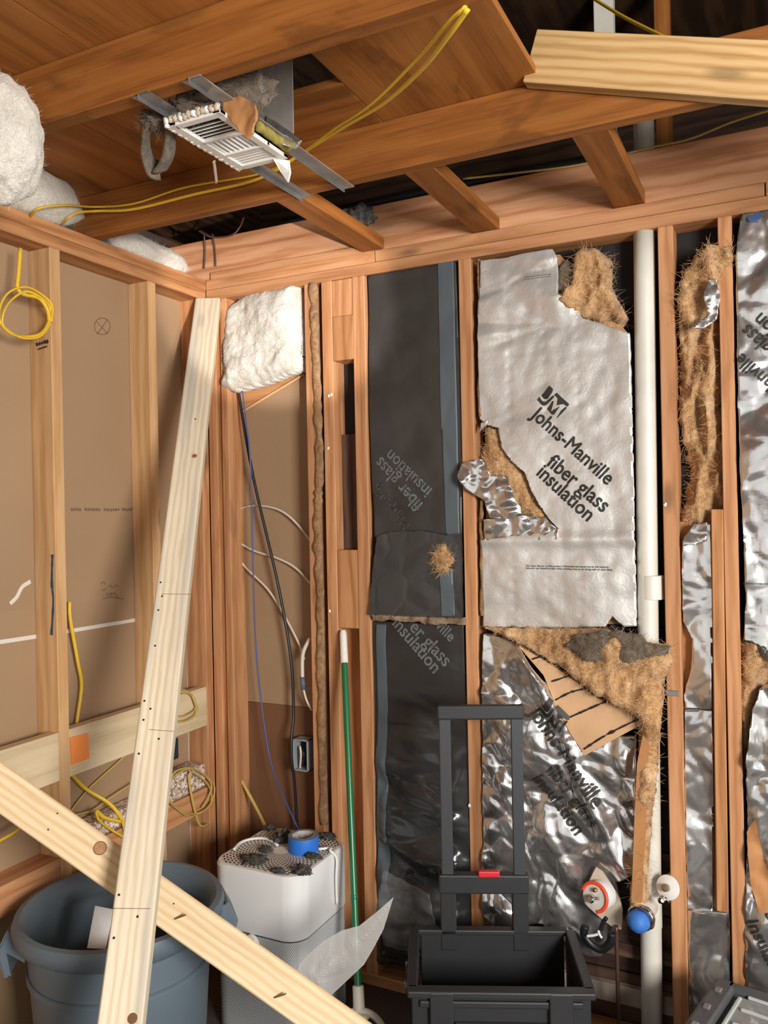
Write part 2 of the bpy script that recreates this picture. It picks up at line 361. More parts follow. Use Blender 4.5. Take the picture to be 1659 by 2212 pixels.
def sheet(name, poly, y0, rel, mat, parent=None, depth=.02, smooth=False, to3=None):
    """poly in wall coordinates (x, z); the surface lies at y0 - height"""
    c = rel.c; verts = {}; bm = bmesh.new()
    to3 = to3 or (lambda x, z, h: (x, y0-h, z))
    def V(x, z):
        k = (round(x, 5), round(z, 5))
        if k not in verts: verts[k] = bm.verts.new(to3(x, z, rel.at(x, z)))
        return verts[k]
    x0 = min(p[0] for p in poly); x1 = max(p[0] for p in poly)
    for i in range(math.floor(x0/c), math.ceil(x1/c)):
        st = clip(clip(poly, 0, i*c, False), 0, (i+1)*c, True)
        if len(st) < 3: continue
        for j in range(math.floor(min(p[1] for p in st)/c), math.ceil(max(p[1] for p in st)/c)):
            q = clip(clip(st, 1, j*c, False), 1, (j+1)*c, True)
            f = []
            for p in q:
                v = V(*p)
                if not f or f[-1] is not v: f.append(v)
            if len(f) > 1 and f[0] is f[-1]: f.pop()
            if len(f) < 3 or len(set(f)) != len(f): continue
            try: bm.faces.new(f)
            except ValueError: pass
    if depth:
        be = [e for e in bm.edges if len(e.link_faces) == 1]
        r = bmesh.ops.extrude_edge_only(bm, edges=be)
        back = Vector(to3(0, 0, 0))-Vector(to3(0, 0, 1))
        for v in [g for g in r['geom'] if isinstance(g, bmesh.types.BMVert)]: v.co += back*depth
    bmesh.ops.recalc_face_normals(bm, faces=bm.faces)
    o = mobj(name, bm, mat, parent, smooth=smooth)
    return o
def wp(uvs, y=0.0): return [(p.x, p.z) for p in (bk(u, v, y) for u, v in uvs)]
def crease(x, z, s, seed=0):
    d = noise.voronoi(Vector((x*s, z*s, seed)))[0]; return d[1]-d[0]
def crumple(amp, s, seed=0, fine=.4, low=.0):
    def f(x, z):
        wx = x+.03*noise.noise(Vector((x*9, z*9, seed+3))); wz = z+.03*noise.noise(Vector((x*9, z*9, seed+7)))
        h = amp*(crease(wx, wz*.7, s, seed)+fine*crease(wx, wz, s*2.3, seed+5)+.3*fine*crease(wx*1.2, wz, s*4.5, seed+2))
        return h+low*noise.noise(Vector((x*3, z*3, seed)))
    return f
def fluff(poly, thick, amp, seed=0, edge=.04, sx=14, sz=7):
    d = edge_dist(poly)
    def f(x, z):
        e = min(1, d(x, z)/edge); p = Vector((x*sx, z*sz, seed))
        return thick*math.sqrt(max(0, e*(2-e)))+amp*(noise.fractal(p, .9, 2.0, 5)+.7*noise.turbulence(p*1.7, 4, False)-.5)
    return f
def words(body, uv0, uv1, y0, rel, mat, parent, lift=.0016, hs=1.0, bold=.018, fine=.006, clipx=None, name='printed_lettering', to3=None, plane=None):
    """flat lettering laid on a relief sheet between two baseline points"""
    cu = bpy.data.curves.new('txt', 'FONT'); cu.body = body; cu.size = 1; cu.resolution_u = 3
    to = bpy.data.objects.new('txt', cu); COL.objects.link(to)
    me = bpy.data.meshes.new_from_object(to.evaluated_get(bpy.context.evaluated_depsgraph_get()))
    bpy.data.objects.remove(to); bm = bmesh.new()
    for dx, dy in ((-bold, 0), (bold, 0), (0, bold), (0, -bold)):
        n0 = len(bm.verts); bm.from_mesh(me); bm.verts.ensure_lookup_table()
        for v in bm.verts[n0:]: v.co.x += dx; v.co.y += dy
    bpy.data.meshes.remove(me)
    if plane: (p0, p1) = plane
    else: a, b = bk(*uv0, y0), bk(*uv1, y0); p0 = (a.x, a.z); p1 = (b.x, b.z)
    x0 = min(v.co.x for v in bm.verts); x1 = max(v.co.x for v in bm.verts)
    W = math.hypot(p1[0]-p0[0], p1[1]-p0[1]); sc = W/(x1-x0); e1 = ((p1[0]-p0[0])/W, (p1[1]-p0[1])/W); e2 = (-e1[1], e1[0])
    for v in bm.verts:
        tx = (v.co.x-x0)*sc; ty = v.co.y*sc*hs; v.co = (p0[0]+e1[0]*tx+e2[0]*ty, 0, p0[1]+e1[1]*tx+e2[1]*ty)
    if rel is not None:
        for ax in (0, 2):
            a = min(v.co[ax] for v in bm.verts); b = max(v.co[ax] for v in bm.verts); k = math.ceil(a/fine)
            nv = Vector((1, 0, 0)) if ax == 0 else Vector((0, 0, 1))
            while k*fine < b:
                bmesh.ops.bisect_plane(bm, geom=bm.verts[:]+bm.edges[:]+bm.faces[:], plane_co=nv*(k*fine), plane_no=nv, dist=1e-6); k += 1
    for v in bm.verts:
        h = (rel.at(v.co.x, v.co.z) if rel is not None else 0)+lift
        v.co = to3(v.co.x, v.co.z, h) if to3 else Vector((v.co.x, y0-h, v.co.z))
    if not bm.faces: bm.free(); return
    return mobj(name, bm, mat, parent)
def patch(name, uvs, y0, rel, mat, parent, lift=.0016, depth=0, cell=None, rag=0):
    poly = wp(uvs, y0)
    if rag: poly = ragged(poly, rag)
    r2 = Relief(lambda x, z: rel.at(x, z)+lift, cell or rel.c)
    return sheet(name, poly, y0, r2, mat, parent, depth=depth, smooth=True)

# ================================================================== THE SETTING
ZP, ZT = 2.392, 2.468     # underside and top of the double top plates
fl = tag(bx('floor', (-.3, -5.2, -.1), (4.6, .35, 0), FLOORM), 'grey dirty concrete floor under the whole room', 'floor', kind='structure')
# ---- left wall
WL = thing('wall_left', 'left wall of bare studs with brown drywall backs', 'wall', (0, -1.5, 0), kind='structure')
dw = bx('drywall_panel', (-.102, -4.8, 1.331), (-.089, .09, 2.47), DRY, WL, 0)
dw2 = bx('drywall_panel', (-.102, -4.8, 0), (-.089, .09, 1.331), DRY, WL, 0)
bx('top_plate', (-.089, -4.8, ZP), (0, 0, ZP+.0375), W_PLATE, WL)
bx('top_plate', (-.089, -4.8, ZP+.039), (-.002, .089, ZT), W_PLATE, WL)
bx('bottom_plate', (-.089, -4.8, 0), (0, 0, .038), W_PLATE, WL)
sy = [lf(107, 541).y, lf(132, 549).y, lf(319, 615).y, lf(336, 619).y]
for a, b, m in ((sy[0], sy[0]+.039, W_TAN), (sy[2]+.001, sy[2]+.039, W_TAN), (-.04, -.001, W_OLD), (-1.11, -1.072, W_TAN), (-1.515, -1.477, W_TAN), (-1.92, -1.88, W_TAN)):
    bx('stud', (-.089, a, .038), (0, b, ZP), m, WL)
gaps = [(-1.477+.4, sy[0]), (sy[0]+.039, sy[2]), (sy[2]+.04, -.04)]
for a, b in [(-1.072, sy[0]), (sy[0]+.039, sy[2]), (sy[2]+.039, -.04)]:
    bx('nailer_board', (-.038, a, .826), (-.001, b, .968), W_PALE, WL)
    bx('blocking_board', (-.089, a, .515), (-.004, b, .6), W_OLD, WL)
# joint compound seam, pencil and ink marks on the drywall
def strokeL(name, uvs, wpx, mat, parent, x=-.0885, n=6):
    P = spline([lf(u, v, x) for u, v in uvs], n); bm = bmesh.new(); L = []
    for i, p in enumerate(P):
        t = (P[min(i+1, len(P)-1)]-P[max(i-1, 0)]).normalized(); s = Vector((0, -t.z, t.y))*wpx
        L.append((bm.verts.new(p+s), bm.verts.new(p-s)))
    for i in range(len(L)-1): bm.faces.new((L[i][0], L[i+1][0], L[i+1][1], L[i][1]))
    return mobj(name, bm, mat, parent)
JOINT = plain('joint_tape', srgb(222, 214, 202), .8)
strokeL('joint_tape', [(-20, 1390), (85, 1374)], .006, JOINT, dw2, n=1); strokeL('joint_tape', [(85, 1374), (283, 1341), (410, 1316)], .006, JOINT, dw2, n=1)
strokeL('joint_tape', [(404, 1310), (407, 1560), (412, 1800), (416, 1950)], .0025, JOINT, dw2, n=1)
strokeL('compound_smear', [(66, 1256), (48, 1268), (36, 1290), (22, 1304)], .006, JOINT, dw2)
strokeL('pencil_mark', [(221+17*math.cos(t*.5), 705+18*math.sin(t*.5)) for t in range(14)], .0011, INKP, dw)
strokeL('pencil_mark', [(208, 694), (220, 707), (233, 722)], .0011, INKP, dw); strokeL('pencil_mark', [(232, 690), (222, 705), (210, 722)], .0011, INKP, dw)
for uvs in ([(217, 1262), (224, 1257), (228, 1263)], [(220, 1272), (224, 1276), (229, 1270)], [(234, 1268), (239, 1264), (243, 1270), (249, 1264), (256, 1266)], [(228, 1288), (232, 1281), (236, 1287), (240, 1280), (241, 1288)], [(243, 1285), (247, 1280), (251, 1286), (254, 1292)], [(222, 1294), (240, 1290), (268, 1294)]):
    strokeL('pencil_mark', uvs, .001, INKP, dw2)
u = 153
while u < 288:   # faint illegible mill print
    wv_ = random.uniform(3.5, 6.5)
    if random.random() > .12:
        strokeL('mill_print', [(u, 1101+random.uniform(-1, 1)), (u+wv_*.7, 1101+random.uniform(-1, 1))], .0045, INKF, dw, n=1)
    u += wv_
def strokeB(name, uvs, w_, mat, parent, y, n=6):
    P = spline([bk(u_, v_, y) for u_, v_ in uvs], n); bm = bmesh.new(); L = []
    for i, p in enumerate(P):
        t = (P[min(i+1, len(P)-1)]-P[max(i-1, 0)]).normalized(); s_ = Vector((-t.z, 0, t.x))*(w_*(.6+.8*abs(noise.noise(p*60))))
        L.append((bm.verts.new(p+s_), bm.verts.new(p-s_)))
    for i in range(len(L)-1): bm.faces.new((L[i][0], L[i+1][0], L[i+1][1], L[i][1]))
    return mobj(name, bm, mat, parent)
st1 = bpy.data.objects['stud']; BLUEI = plain('blue_chalk', srgb(52, 78, 92), .8)
strokeB('blue_ink_mark', [(113, 1198), (112, 1260), (115, 1300), (111, 1372)], .006, BLUEI, st1, sy[0]-.0006)
for k_ in range(5): strokeB('mill_stamp', [(78+k_*5.5, 746-k_*1.6), (82+k_*5.5, 742-k_*1.6)], .006, INK, st1, sy[0]-.0006, 1)
strokeB('mill_stamp', [(81, 755), (102, 748)], .0025, INK, st1, sy[0]-.0006, 2)
# ---- back wall
WB = thing('wall_back', 'back wall of old reddish studs with insulation in its bays', 'wall', (1, 0, 0), kind='structure')
XR = 3.4
bx('top_plate', (0, 0, ZP), (XR, .089, ZP+.0375), W_OLD, WB)
bx('top_plate', (0, .002, ZP+.039), (.70, .089, ZT), W_OLD, WB)
bx('top_plate', (.703, .001, ZP+.039), (1.885, .089, ZT), W_OLD, WB)
bx('top_plate', (1.888, .003, ZP+.039), (XR, .089, ZT), W_OLD, WB)
bx('ledger_strip', (.02, .002, ZT), (.69, .0135, ZT+.026), W_OLD, WB)
bx('bottom_plate', (0, 0, 0), (XR, .089, .038), W_OLD, WB)
bxx = lambda u, v=1000: bk(u, v).x
studs = [(.001, .039, 0), (bxx(485, 1250)+.001, bxx(500, 1250), .0), (bxx(664), bxx(686), 0), (bxx(701), bxx(723), 0), (bxx(768), bxx(794), 0), (bxx(998), bxx(1025), 0), (bxx(1430), bxx(1463), 0), (bxx(1560), bxx(1591), 0), (2.24, 2.278, 0), (2.85, 2.888, 0)]
for a, b, y in studs: bx('stud', (a, y, .038), (b, .089, ZP), W_OLD, WB)
bx('filler_stud', (.0395, .012, .038), (studs[1][0]-.0005, .089, ZP), W_PLATE, WB)
# pocket between the paired studs
xa, xb = bxx(723)+.0005, bxx(768)-.0005
bx('header_block', (xa, .004, bk(735, 682).z), (xb, .08, ZP-.001), W_OLD, WB)
bx('header_block', (xa, .001, bk(735, 778).z), (xb, .08, bk(735, 682).z-.0005), W_PLATE, WB)
bx('header_block', (xa, .003, bk(745, 1357).z), (xb, .08, bk(745, 1188).z), W_PLATE, WB)
bx('inner_cleat', (xa, .05, bk(745, 1188).z), (xb, .075, bk(745, 935).z), SHEATH, WB)
bx('pocket_back', (xa, .078, bk(745, 1188).z), (xb, .0885, bk(735, 778).z), FELT, WB, 0)
bx('back_board', (xa-.03, .0745, .05), (xb+.03, .0885, bk(745, 1357).z), W_PLATE, WB)
# dark outer sheathing boards behind the bays
z = .0
k = 0
while z < 2.5:
    h = .19 if z < .7 else .24
    bx('sheathing_board', (.525, .092, z), (XR, .112, min(z+h-.006, 2.6)), SHEATH if z < .55 else FELT, WB, .001); z += h
bx('sheathing_membrane', (-.1, .114, 0), (XR, .12, 2.6), FELT, WB, 0)
# corner bay back: drywall above, brown board below, lath strip
zc = bk(580, 1519, .089).z
dwb = bx('drywall_panel', (-.1, .089, zc), (.52, .1, 2.5), DRY, WB, 0)
bx('fibreboard_panel', (-.1, .087, 0), (.52, .1, zc-.001), FBRD, WB, 0)
board('lath_strip', bk(498, 905, .08), bk(658, 808, .08), (0, 1, 0), .012, .008, W_TAN, WB)
prism('upper_backing', [bk(500, 900, .088), bk(660, 806, .088), bk(668, 600, .088), bk(495, 640, .088)], (0, -.004, 0), W_PLATE, WB)
for uvs in (((640, 2040), (1390, 2040)),):
    bx('lath_board', (1.06, .063, .245), (1.62, .088, .285), SHEATH, WB)
bx('sill_strip', (1.06, .063, .10), (1.62, .088, .155), plain('pale_sill', srgb(176, 160, 146), .8, var=.4, scale=20), WB)
# old adhesive ridges between the paired studs
def ridge(uvs, r, seed, y=.004):
    P = spline([bk(u_, v_, y) for u_, v_ in uvs], 16)
    return tube('adhesive_ridge', [p+Vector((.004*noise.noise(p*23+Vector((seed, 0, 0))), 0, 0)) for p in P], lambda t: r*(1+.55*noise.noise(Vector((t*34, seed, 0)))+.3*noise.noise(Vector((t*90, seed, 3)))), RESID, WB, seg=10, raw=True)
ridge([(676, 612), (684, 800), (690, 1000), (686, 1140), (692, 1300), (694, 1500), (700, 1780)], .0145, 1)
ridge([(1035, 560), (1036, 700), (1036, 900)], .005, 4, .002); ridge([(1040, 1080), (1041, 1200), (1041, 1330)], .006, 5, .002)
# nails and scraps on studs
for u_, v_ in ((710, 855), (716, 852), (709, 968), (1014, 1740), (1090, 693), (1437, 1090), (712, 1320)):
    p = bk(u_, v_, 0); blob('paint_fleck', p, (.005, .004, .006), WPAINT, WB, seed=u_, amp=.5, sub=2)

# ---- ceiling
CE = thing('ceiling', 'open ceiling of brown joists under plywood and a dark attic', 'ceiling', (1, -1, ZT), kind='structure')
ZJ = ZT; JH = .13; ZY = ZJ+JH
y2 = -.518
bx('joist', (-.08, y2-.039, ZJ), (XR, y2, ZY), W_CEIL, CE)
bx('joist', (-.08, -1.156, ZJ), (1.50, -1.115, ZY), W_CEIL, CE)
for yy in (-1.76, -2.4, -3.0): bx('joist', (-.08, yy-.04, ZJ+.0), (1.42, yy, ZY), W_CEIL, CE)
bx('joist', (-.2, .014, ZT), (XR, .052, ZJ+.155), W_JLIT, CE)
for x0, x1 in ((.656, .738), (1.052, 1.134), (1.486, 1.572)):
    bx('blocking', (x0, y2+.001, ZJ+.001), (x1, .0025 if x0 < .69 else .0145, ZJ+.04), W_CEIL, CE)
PY = ZY+.001
pan = [((-.1, -1.14), (.33, y2-.02)), ((.332, -1.14), (.74, y2-.02)), ((.742, -.77), (1.01, y2-.02)), ((1.012, -1.14), (1.425, y2-.02)),
       ((-.1, -2.42), (.6, -1.142)), ((.602, -2.42), (1.425, -1.142)), ((-.1, -4.8), (1.425, -2.422))]
for (a, b), (c, d) in pan: bx('plywood_panel', (a, b, PY), (c, d, PY+.018), PLY, CE, .001)
# sloping new timber resting against the near joist
q0 = bk(1100, 116, -.6); q1 = bk(1659, 150, -.6); dirn = (q1-q0).normalized()
board('new_joist', q0+dirn*.05+Vector((0, .02, 0)), q1+dirn*1.2+Vector((0, .02, 0)), (0, 0, 1), .118, .038, W_OFF, CE)
# attic
bx('attic_post', (bk(1282, 40, .3).x, .3, 2.5), (bk(1324, 40, .3).x, .34, 3.3), PVC, CE); bx('attic_post', (bk(1412, 40, .3).x, .3, 2.5), (bk(1446, 40, .3).x, .34, 3.3), W_CEIL, CE)
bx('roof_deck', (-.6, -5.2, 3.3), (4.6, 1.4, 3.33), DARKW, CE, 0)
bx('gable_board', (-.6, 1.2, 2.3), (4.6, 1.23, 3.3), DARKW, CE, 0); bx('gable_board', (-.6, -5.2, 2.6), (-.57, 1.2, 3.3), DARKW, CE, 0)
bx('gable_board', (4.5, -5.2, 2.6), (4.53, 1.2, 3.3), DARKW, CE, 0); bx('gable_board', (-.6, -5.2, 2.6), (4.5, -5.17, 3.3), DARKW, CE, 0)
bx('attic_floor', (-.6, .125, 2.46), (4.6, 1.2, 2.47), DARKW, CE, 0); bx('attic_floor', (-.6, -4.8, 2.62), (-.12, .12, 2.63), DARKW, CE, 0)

# ================================================================== INSULATION IN THE BACK WALL
G_FOIL = 'foil faced batts in the back wall'
# ---- wide bay, upper foil batt
y0 = .010
yA = thing('foil_batt', 'upper flat foil-faced insulation batt with a torn flap beside white pipe', 'insulation', (1.34, .05, 1.5))
polyA = ragged(wp([(1043, 566), (1090, 560), (1130, 552), (1196, 541), (1206, 560), (1210, 640), (1238, 655), (1262, 690), (1300, 700), (1340, 715), (1362, 722), (1367, 900), (1371, 1100), (1376, 1352), (1350, 1353), (1325, 1330), (1310, 1352), (1200, 1356), (1046, 1352),
                       (1042, 1165), (1090, 1160), (1150, 1150), (1208, 1142), (1180, 1110), (1150, 1060), (1135, 1020), (1110, 1000), (1085, 965), (1078, 925), (1052, 918), (1038, 905), (1036, 700)], y0), .003, .014)
def hA(x, z):
    p = Vector((x, z, 0)); h = .007*noise.noise(p*6)+.003*noise.noise(p*23)
    zt = bk(1200, 722, y0).z; 
    k = max(0, min(1, (z-zt+.05)/.1)); h += k*.034*crease(x*.7+z*.4, z*1.5-x*.3, 5.5, 3)
    zb = bk(1200, 1165, y0).z; e = math.exp(-((z-zb)/.022)**2); h += e*.010
    h += .004*crease(x, z*.6, 13, 8)*(1-k)
    for i_, xx in enumerate((1.16, 1.27, 1.37)): h -= .0035*math.exp(-((x-xx-.004*noise.noise(Vector((z*9, xx, 0))))/.008)**2)*max(0, math.sin(z*160+xx*40))*(.6+.8*noise.noise(Vector((z*7, xx*5, 1))))
    h -= .008*max(0, noise.noise(Vector((x*12, z*2.5, 5))))*max(0, min(1, (x-1.38)/.12))
    return h+.012
rA = Relief(hA, .007)
fa = sheet('foil_facing', polyA, y0, rA, FOIL_A, yA, depth=.012, smooth=True)
prism('fiberglass_core', [Vector((x, .035, z)) for x, z in wp([(1040, 560), (1205, 545), (1356, 720), (1364, 1350), (1046, 1350)], y0)], (0, .05, 0), TAN, yA)
tear = wp([(1050, 915), (1080, 920), (1090, 965), (1118, 1000), (1142, 1030), (1158, 1070), (1188, 1112), (1170, 1125), (1130, 1118), (1090, 1100), (1045, 1060), (1036, 990)], y0)
sheet('exposed_fiberglass', tear, .03, Relief(fluff(tear, .03, .014, 4), .006), TAN, yA, depth=.02, smooth=True)
def flap(name, uvs, y, amp, s, seed, mat, parent, tilt=0, ref=None, depth=.004, cell=.006, rag=.003):
    poly = ragged(wp(uvs, y), rag, .012, seed); f0 = crumple(amp, s, seed, .5)
    xs = ref if ref is not None else sum(p[0] for p in poly)/len(poly)
    r = Relief(lambda x, z: f0(x, z)+tilt*(x-xs), cell); return sheet(name, poly, y, r, mat, parent, depth=depth, smooth=True), r
flap('torn_foil_flap', [(992, 1030), (1000, 1000), (1042, 992), (1062, 1028), (1078, 1026), (1098, 1030), (1112, 1075), (1128, 1108), (1108, 1122), (1060, 1118), (1046, 1080), (1010, 1058)], -.012, .03, 11, 6, FOIL_B, yA, tilt=-.1)
flap('torn_foil_flap', [(1048, 1122), (1128, 1112), (1180, 1118), (1206, 1145), (1205, 1165), (1045, 1168)], -.004, .022, 12, 9, FOIL_B, yA)
flap('torn_foil_flap', [(1034, 935), (1040, 912), (1054, 908), (1050, 920)], -.006, .01, 20, 2, FOIL_B, yA)
JM = [[(480, 98), (537, 150), (525, 200), (452, 295), (410, 300), (372, 270), (362, 235), (398, 205)], [(330, 262), (352, 300), (385, 334), (420, 338), (460, 310), (540, 242), (556, 268), (432, 385), (400, 398), (365, 386), (297, 310)],
      [(592, 205), (776, 376), (750, 412), (690, 372), (590, 392), (606, 290), (553, 235)], [(526, 328), (546, 330), (500, 482), (636, 404), (545, 530), (515, 526), (440, 446)], [(728, 408), (736, 432), (598, 580), (589, 574), (650, 470)]]
def logo(fn, y, rel, parent, mat=INK):
    for s in JM: patch('printed_emblem', [fn(a, b) for a, b in s], y, rel, mat, parent, cell=.004)
logo(lambda a, b: (1120+a/6.914, 820+b/6.914), y0, rA, yA)
for t, a, b in (('Johns-Manville', (1147, 899), (1313, 1049)), ('fiber glass', (1181, 1003), (1304, 1108)), ('insulation', (1160, 1025), (1271, 1127))):
    words(t, a, b, y0, rA, INK, yA, hs=1.12, bold=.022)
for t, a, b in (('The Vapor Barrier on this product is flammable and should not be left exposed.', (1140, 1223), (1317, 1226)), ('Extreme care should be taken when working close to the facing with an open flame.', (1140, 1228), (1326, 1232))):
    words(t, a, b, y0, rA, INK, yA, bold=.01, fine=.02)
for k_ in range(2): words('The Vapor Barrier on this product is flammable', (1138, 604+k_*5), (1194, 596+k_*5), y0, rA, INK, yA, bold=.01, fine=.02)
# loose fiberglass above it
def fluffy(name, label, uvs, y, thick, amp, seed, mat=TAN, parent=None, cell=.006, edge=.03, rag=.008, group=None, depth=.03, sx=14, sz=8):
    poly = ragged(wp(uvs, y), rag, .01, seed); o = sheet(name, poly, y, Relief(fluff(poly, thick, amp, seed, edge, sx, sz), cell), mat, parent, depth=depth, smooth=True)
    if label: tag(o, label, 'insulation', group)
    return o
fluffy('fiberglass_tuft', 'tan fiberglass tuft poking up above the flat foil batt', [(1212, 660), (1240, 610), (1238, 560), (1258, 540), (1290, 540), (1318, 560), (1322, 620), (1335, 650), (1358, 690), (1345, 705), (1290, 700), (1250, 690)], .05, .07, .035, 11)
flap('fiberglass_tuft', [(1196, 600), (1225, 560), (1240, 575), (1236, 640), (1216, 655)], .02, .02, 12, 3, GRYF, None)
tag(bpy.data.objects['fiberglass_tuft.001'], 'brown crumpled scrap behind the top of the flat foil batt', 'insulation')

# ---- wide bay, lower foil batt slumped forward
yB = thing('foil_batt', 'lower crinkled foil-faced batt slumping open over a kraft paper patch', 'insulation', (1.34, .05, .8))
y1 = .012
polyB = ragged(wp([(1048, 1368), (1090, 1376), (1128, 1394), (1150, 1425), (1185, 1470), (1215, 1540), (1260, 1618), (1330, 1590), (1374, 1588), (1374, 1700), (1372, 1880), (1330, 1900), (1345, 1990), (1300, 2060), (1270, 2060), (1180, 1990), (1050, 1990), (1046, 1700)], y1), .003, .014, 3)
fB0 = crumple(.05, 6.0, 21, .4, .012); fB = lambda x, z: fB0(x*.83+z*.55, z*.62-x*.4)
def hB(x, z):
    d = (x-1.13)*.72+(z-1.28)*.69   # long diagonal fold
    q_ = bk(1300, 1950, y1); kv = max(0, min(1, (math.hypot(x-q_.x, (z-q_.z)*.8)-.06)/.07))
    return kv*fB(x, z)+.02*math.exp(-((x-1.17+ (1.25-z)*-.42)/.03)**2)+.01
rB = Relief(hB, .0055)
sheet('foil_facing', polyB, y1, rB, FOIL_B, yB, depth=.035, smooth=True)
for t, a, b in (('Johns-Manville', (1149, 1531), (1290, 1737)), ('fiber glass', (1188, 1655), (1278, 1784)), ('insulation', (1160, 1676), (1248, 1800))):
    words(t, a, b, y1, rB, INK, yB, hs=1.1, bold=.02, lift=.009)
logo(lambda a, b: (1172+(a-297)/7.2*1.0, 1497+(b-98)/6.0), y1, rB, yB)
# kraft patch
polyK = wp([(1126, 1392), (1180, 1422), (1240, 1462), (1292, 1502), (1340, 1522), (1388, 1546), (1386, 1562), (1330, 1592), (1268, 1626), (1238, 1580), (1205, 1515), (1180, 1455)], y1)
rK = Relief(lambda x, z: .030+.006*noise.noise(Vector((x*12, z*12, 2))), .01)
sheet('kraft_paper', polyK, y1, rK, KRAFT, yB, depth=.02)
for uvs in ([(1150, 1424), (1175, 1416)], [(1192, 1472), (1222, 1462), (1245, 1448)], [(1200, 1512), (1232, 1496), (1262, 1488)], [(1225, 1552), (1262, 1536), (1312, 1514)], [(1262, 1618), (1310, 1588), (1382, 1552)]):
    P = spline([bk(u_, v_, y1-.034) for u_, v_ in uvs], 10)
    tube('asphalt_line', P, lambda t: .0026*max(.15, 1.0+1.6*noise.noise(Vector((t*11, uvs[0][0], 0)))), GAP, yB, seg=6, raw=True)
# fiberglass flap falling forward over the pipe
fl_uv = [(1046, 1356), (1160, 1358), (1300, 1358), (1386, 1372), (1400, 1386), (1448, 1392), (1454, 1430), (1438, 1462), (1430, 1560), (1424, 1660), (1408, 1780), (1400, 1950), (1362, 1960), (1376, 1780), (1384, 1640), (1382, 1550), (1340, 1522), (1292, 1500), (1240, 1460), (1180, 1420), (1126, 1392), (1080, 1372)]
polyF = ragged(wp(fl_uv, -.02), .006, .012, 5)
xm = bk(1400, 1400, -.02).x
ff = fluff(polyF, .035, .022, 31, .035, 12, 7)
zt_ = bk(1300, 1380, -.02).z
rF = Relief(lambda x, z: ff(x, z)+.03*max(0, min(1, (x-1.15)/.4)), .006)
sheet('fiberglass_flap', polyF, -.02, rF, TAN, yB, depth=.022, smooth=True)
fluffy('dirty_fiberglass_top', None, [(1222, 1400), (1240, 1372), (1300, 1362), (1384, 1376), (1404, 1392), (1448, 1396), (1436, 1416), (1390, 1424), (1330, 1432), (1270, 1428)], -.075, .02, .016, 41, GRYF, yB, depth=.02)
prism('kraft_edge', [bk(u_, v_, -.075) for u_, v_ in [(1388, 1590), (1398, 1600), (1402, 1680), (1394, 1760), (1386, 1950), (1364, 1950), (1370, 1780), (1376, 1650)]], (0, .03, 0), KRAFT2, yB)

# ---- narrow bay: fiberglass tangle above, foil strip below
NB = thing('foil_batt', 'narrow foil-faced batt strip between the two close studs', 'insulation', (1.72, .05, .9))
def hN(sd, a=.018):
    f0 = crumple(a*1.3, 6.5, sd, .3, .008); return Relief(lambda x, z: f0(x, z)+.006, .007)
for uvs, sd in (([(1476, 1168), (1500, 1132), (1536, 1130), (1538, 1165), (1540, 1530), (1482, 1528), (1478, 1500), (1494, 1440), (1496, 1380), (1476, 1340), (1474, 1240)], 51), ([(1480, 1532), (1540, 1534), (1542, 1640), (1540, 1980), (1486, 1960), (1480, 1700)], 52), ([(1486, 1964), (1576, 1968), (1578, 2110), (1560, 2200), (1492, 2212)], 53)):
    sheet('foil_facing', ragged(wp(uvs, .03), .003), .03, hN(sd), FOIL_B, NB, depth=.02, smooth=True)
flap('torn_foil_flap', [(1478, 1180), (1478, 1160), (1500, 1132), (1528, 1128), (1527, 1168), (1500, 1176)], .004, .02, 14, 3, FOIL_B, NB)
prism('kraft_liner', [bk(u_, v_, .05) for u_, v_ in [(1470, 1100), (1558, 1100), (1578, 2212), (1480, 2212)]], (0, .03, 0), KRAFT2, NB)
tag(board('wood_lath', bk(1549, 1100, .002), bk(1561, 1968, .002), (1, 0, 0), .031, .016, W_PLATE), 'brown wooden lath standing upright in front of the narrow foil strip', 'lath')
fluffy('fiberglass_batt', 'long tan fiberglass tangle hanging in the narrow stud bay', [(1468, 700), (1476, 640), (1500, 610), (1540, 620), (1558, 660), (1556, 800), (1562, 1000), (1562, 1128), (1510, 1132), (1474, 1124), (1486, 1020), (1470, 900)], .055, .05, .045, 61, sx=18, sz=5, depth=.008)
fluffy('fiberglass_tuft', 'fluffy tan tuft spilling over the top of the narrow stud bay', [(1466, 690), (1464, 640), (1478, 580), (1500, 552), (1530, 530), (1582, 526), (1584, 560), (1556, 590), (1552, 660), (1520, 690), (1490, 706)], -.005, .04, .035, 62)
flap('foil_scrap', [(1520, 640), (1530, 602), (1548, 604), (1556, 640), (1548, 690), (1520, 712), (1496, 710), (1530, 680)], -.05, .02, 16, 5, FOIL_B, None); tag(bpy.data.objects['foil_scrap'], 'twisted foil scrap caught in the tuft above the narrow bay', 'foil')
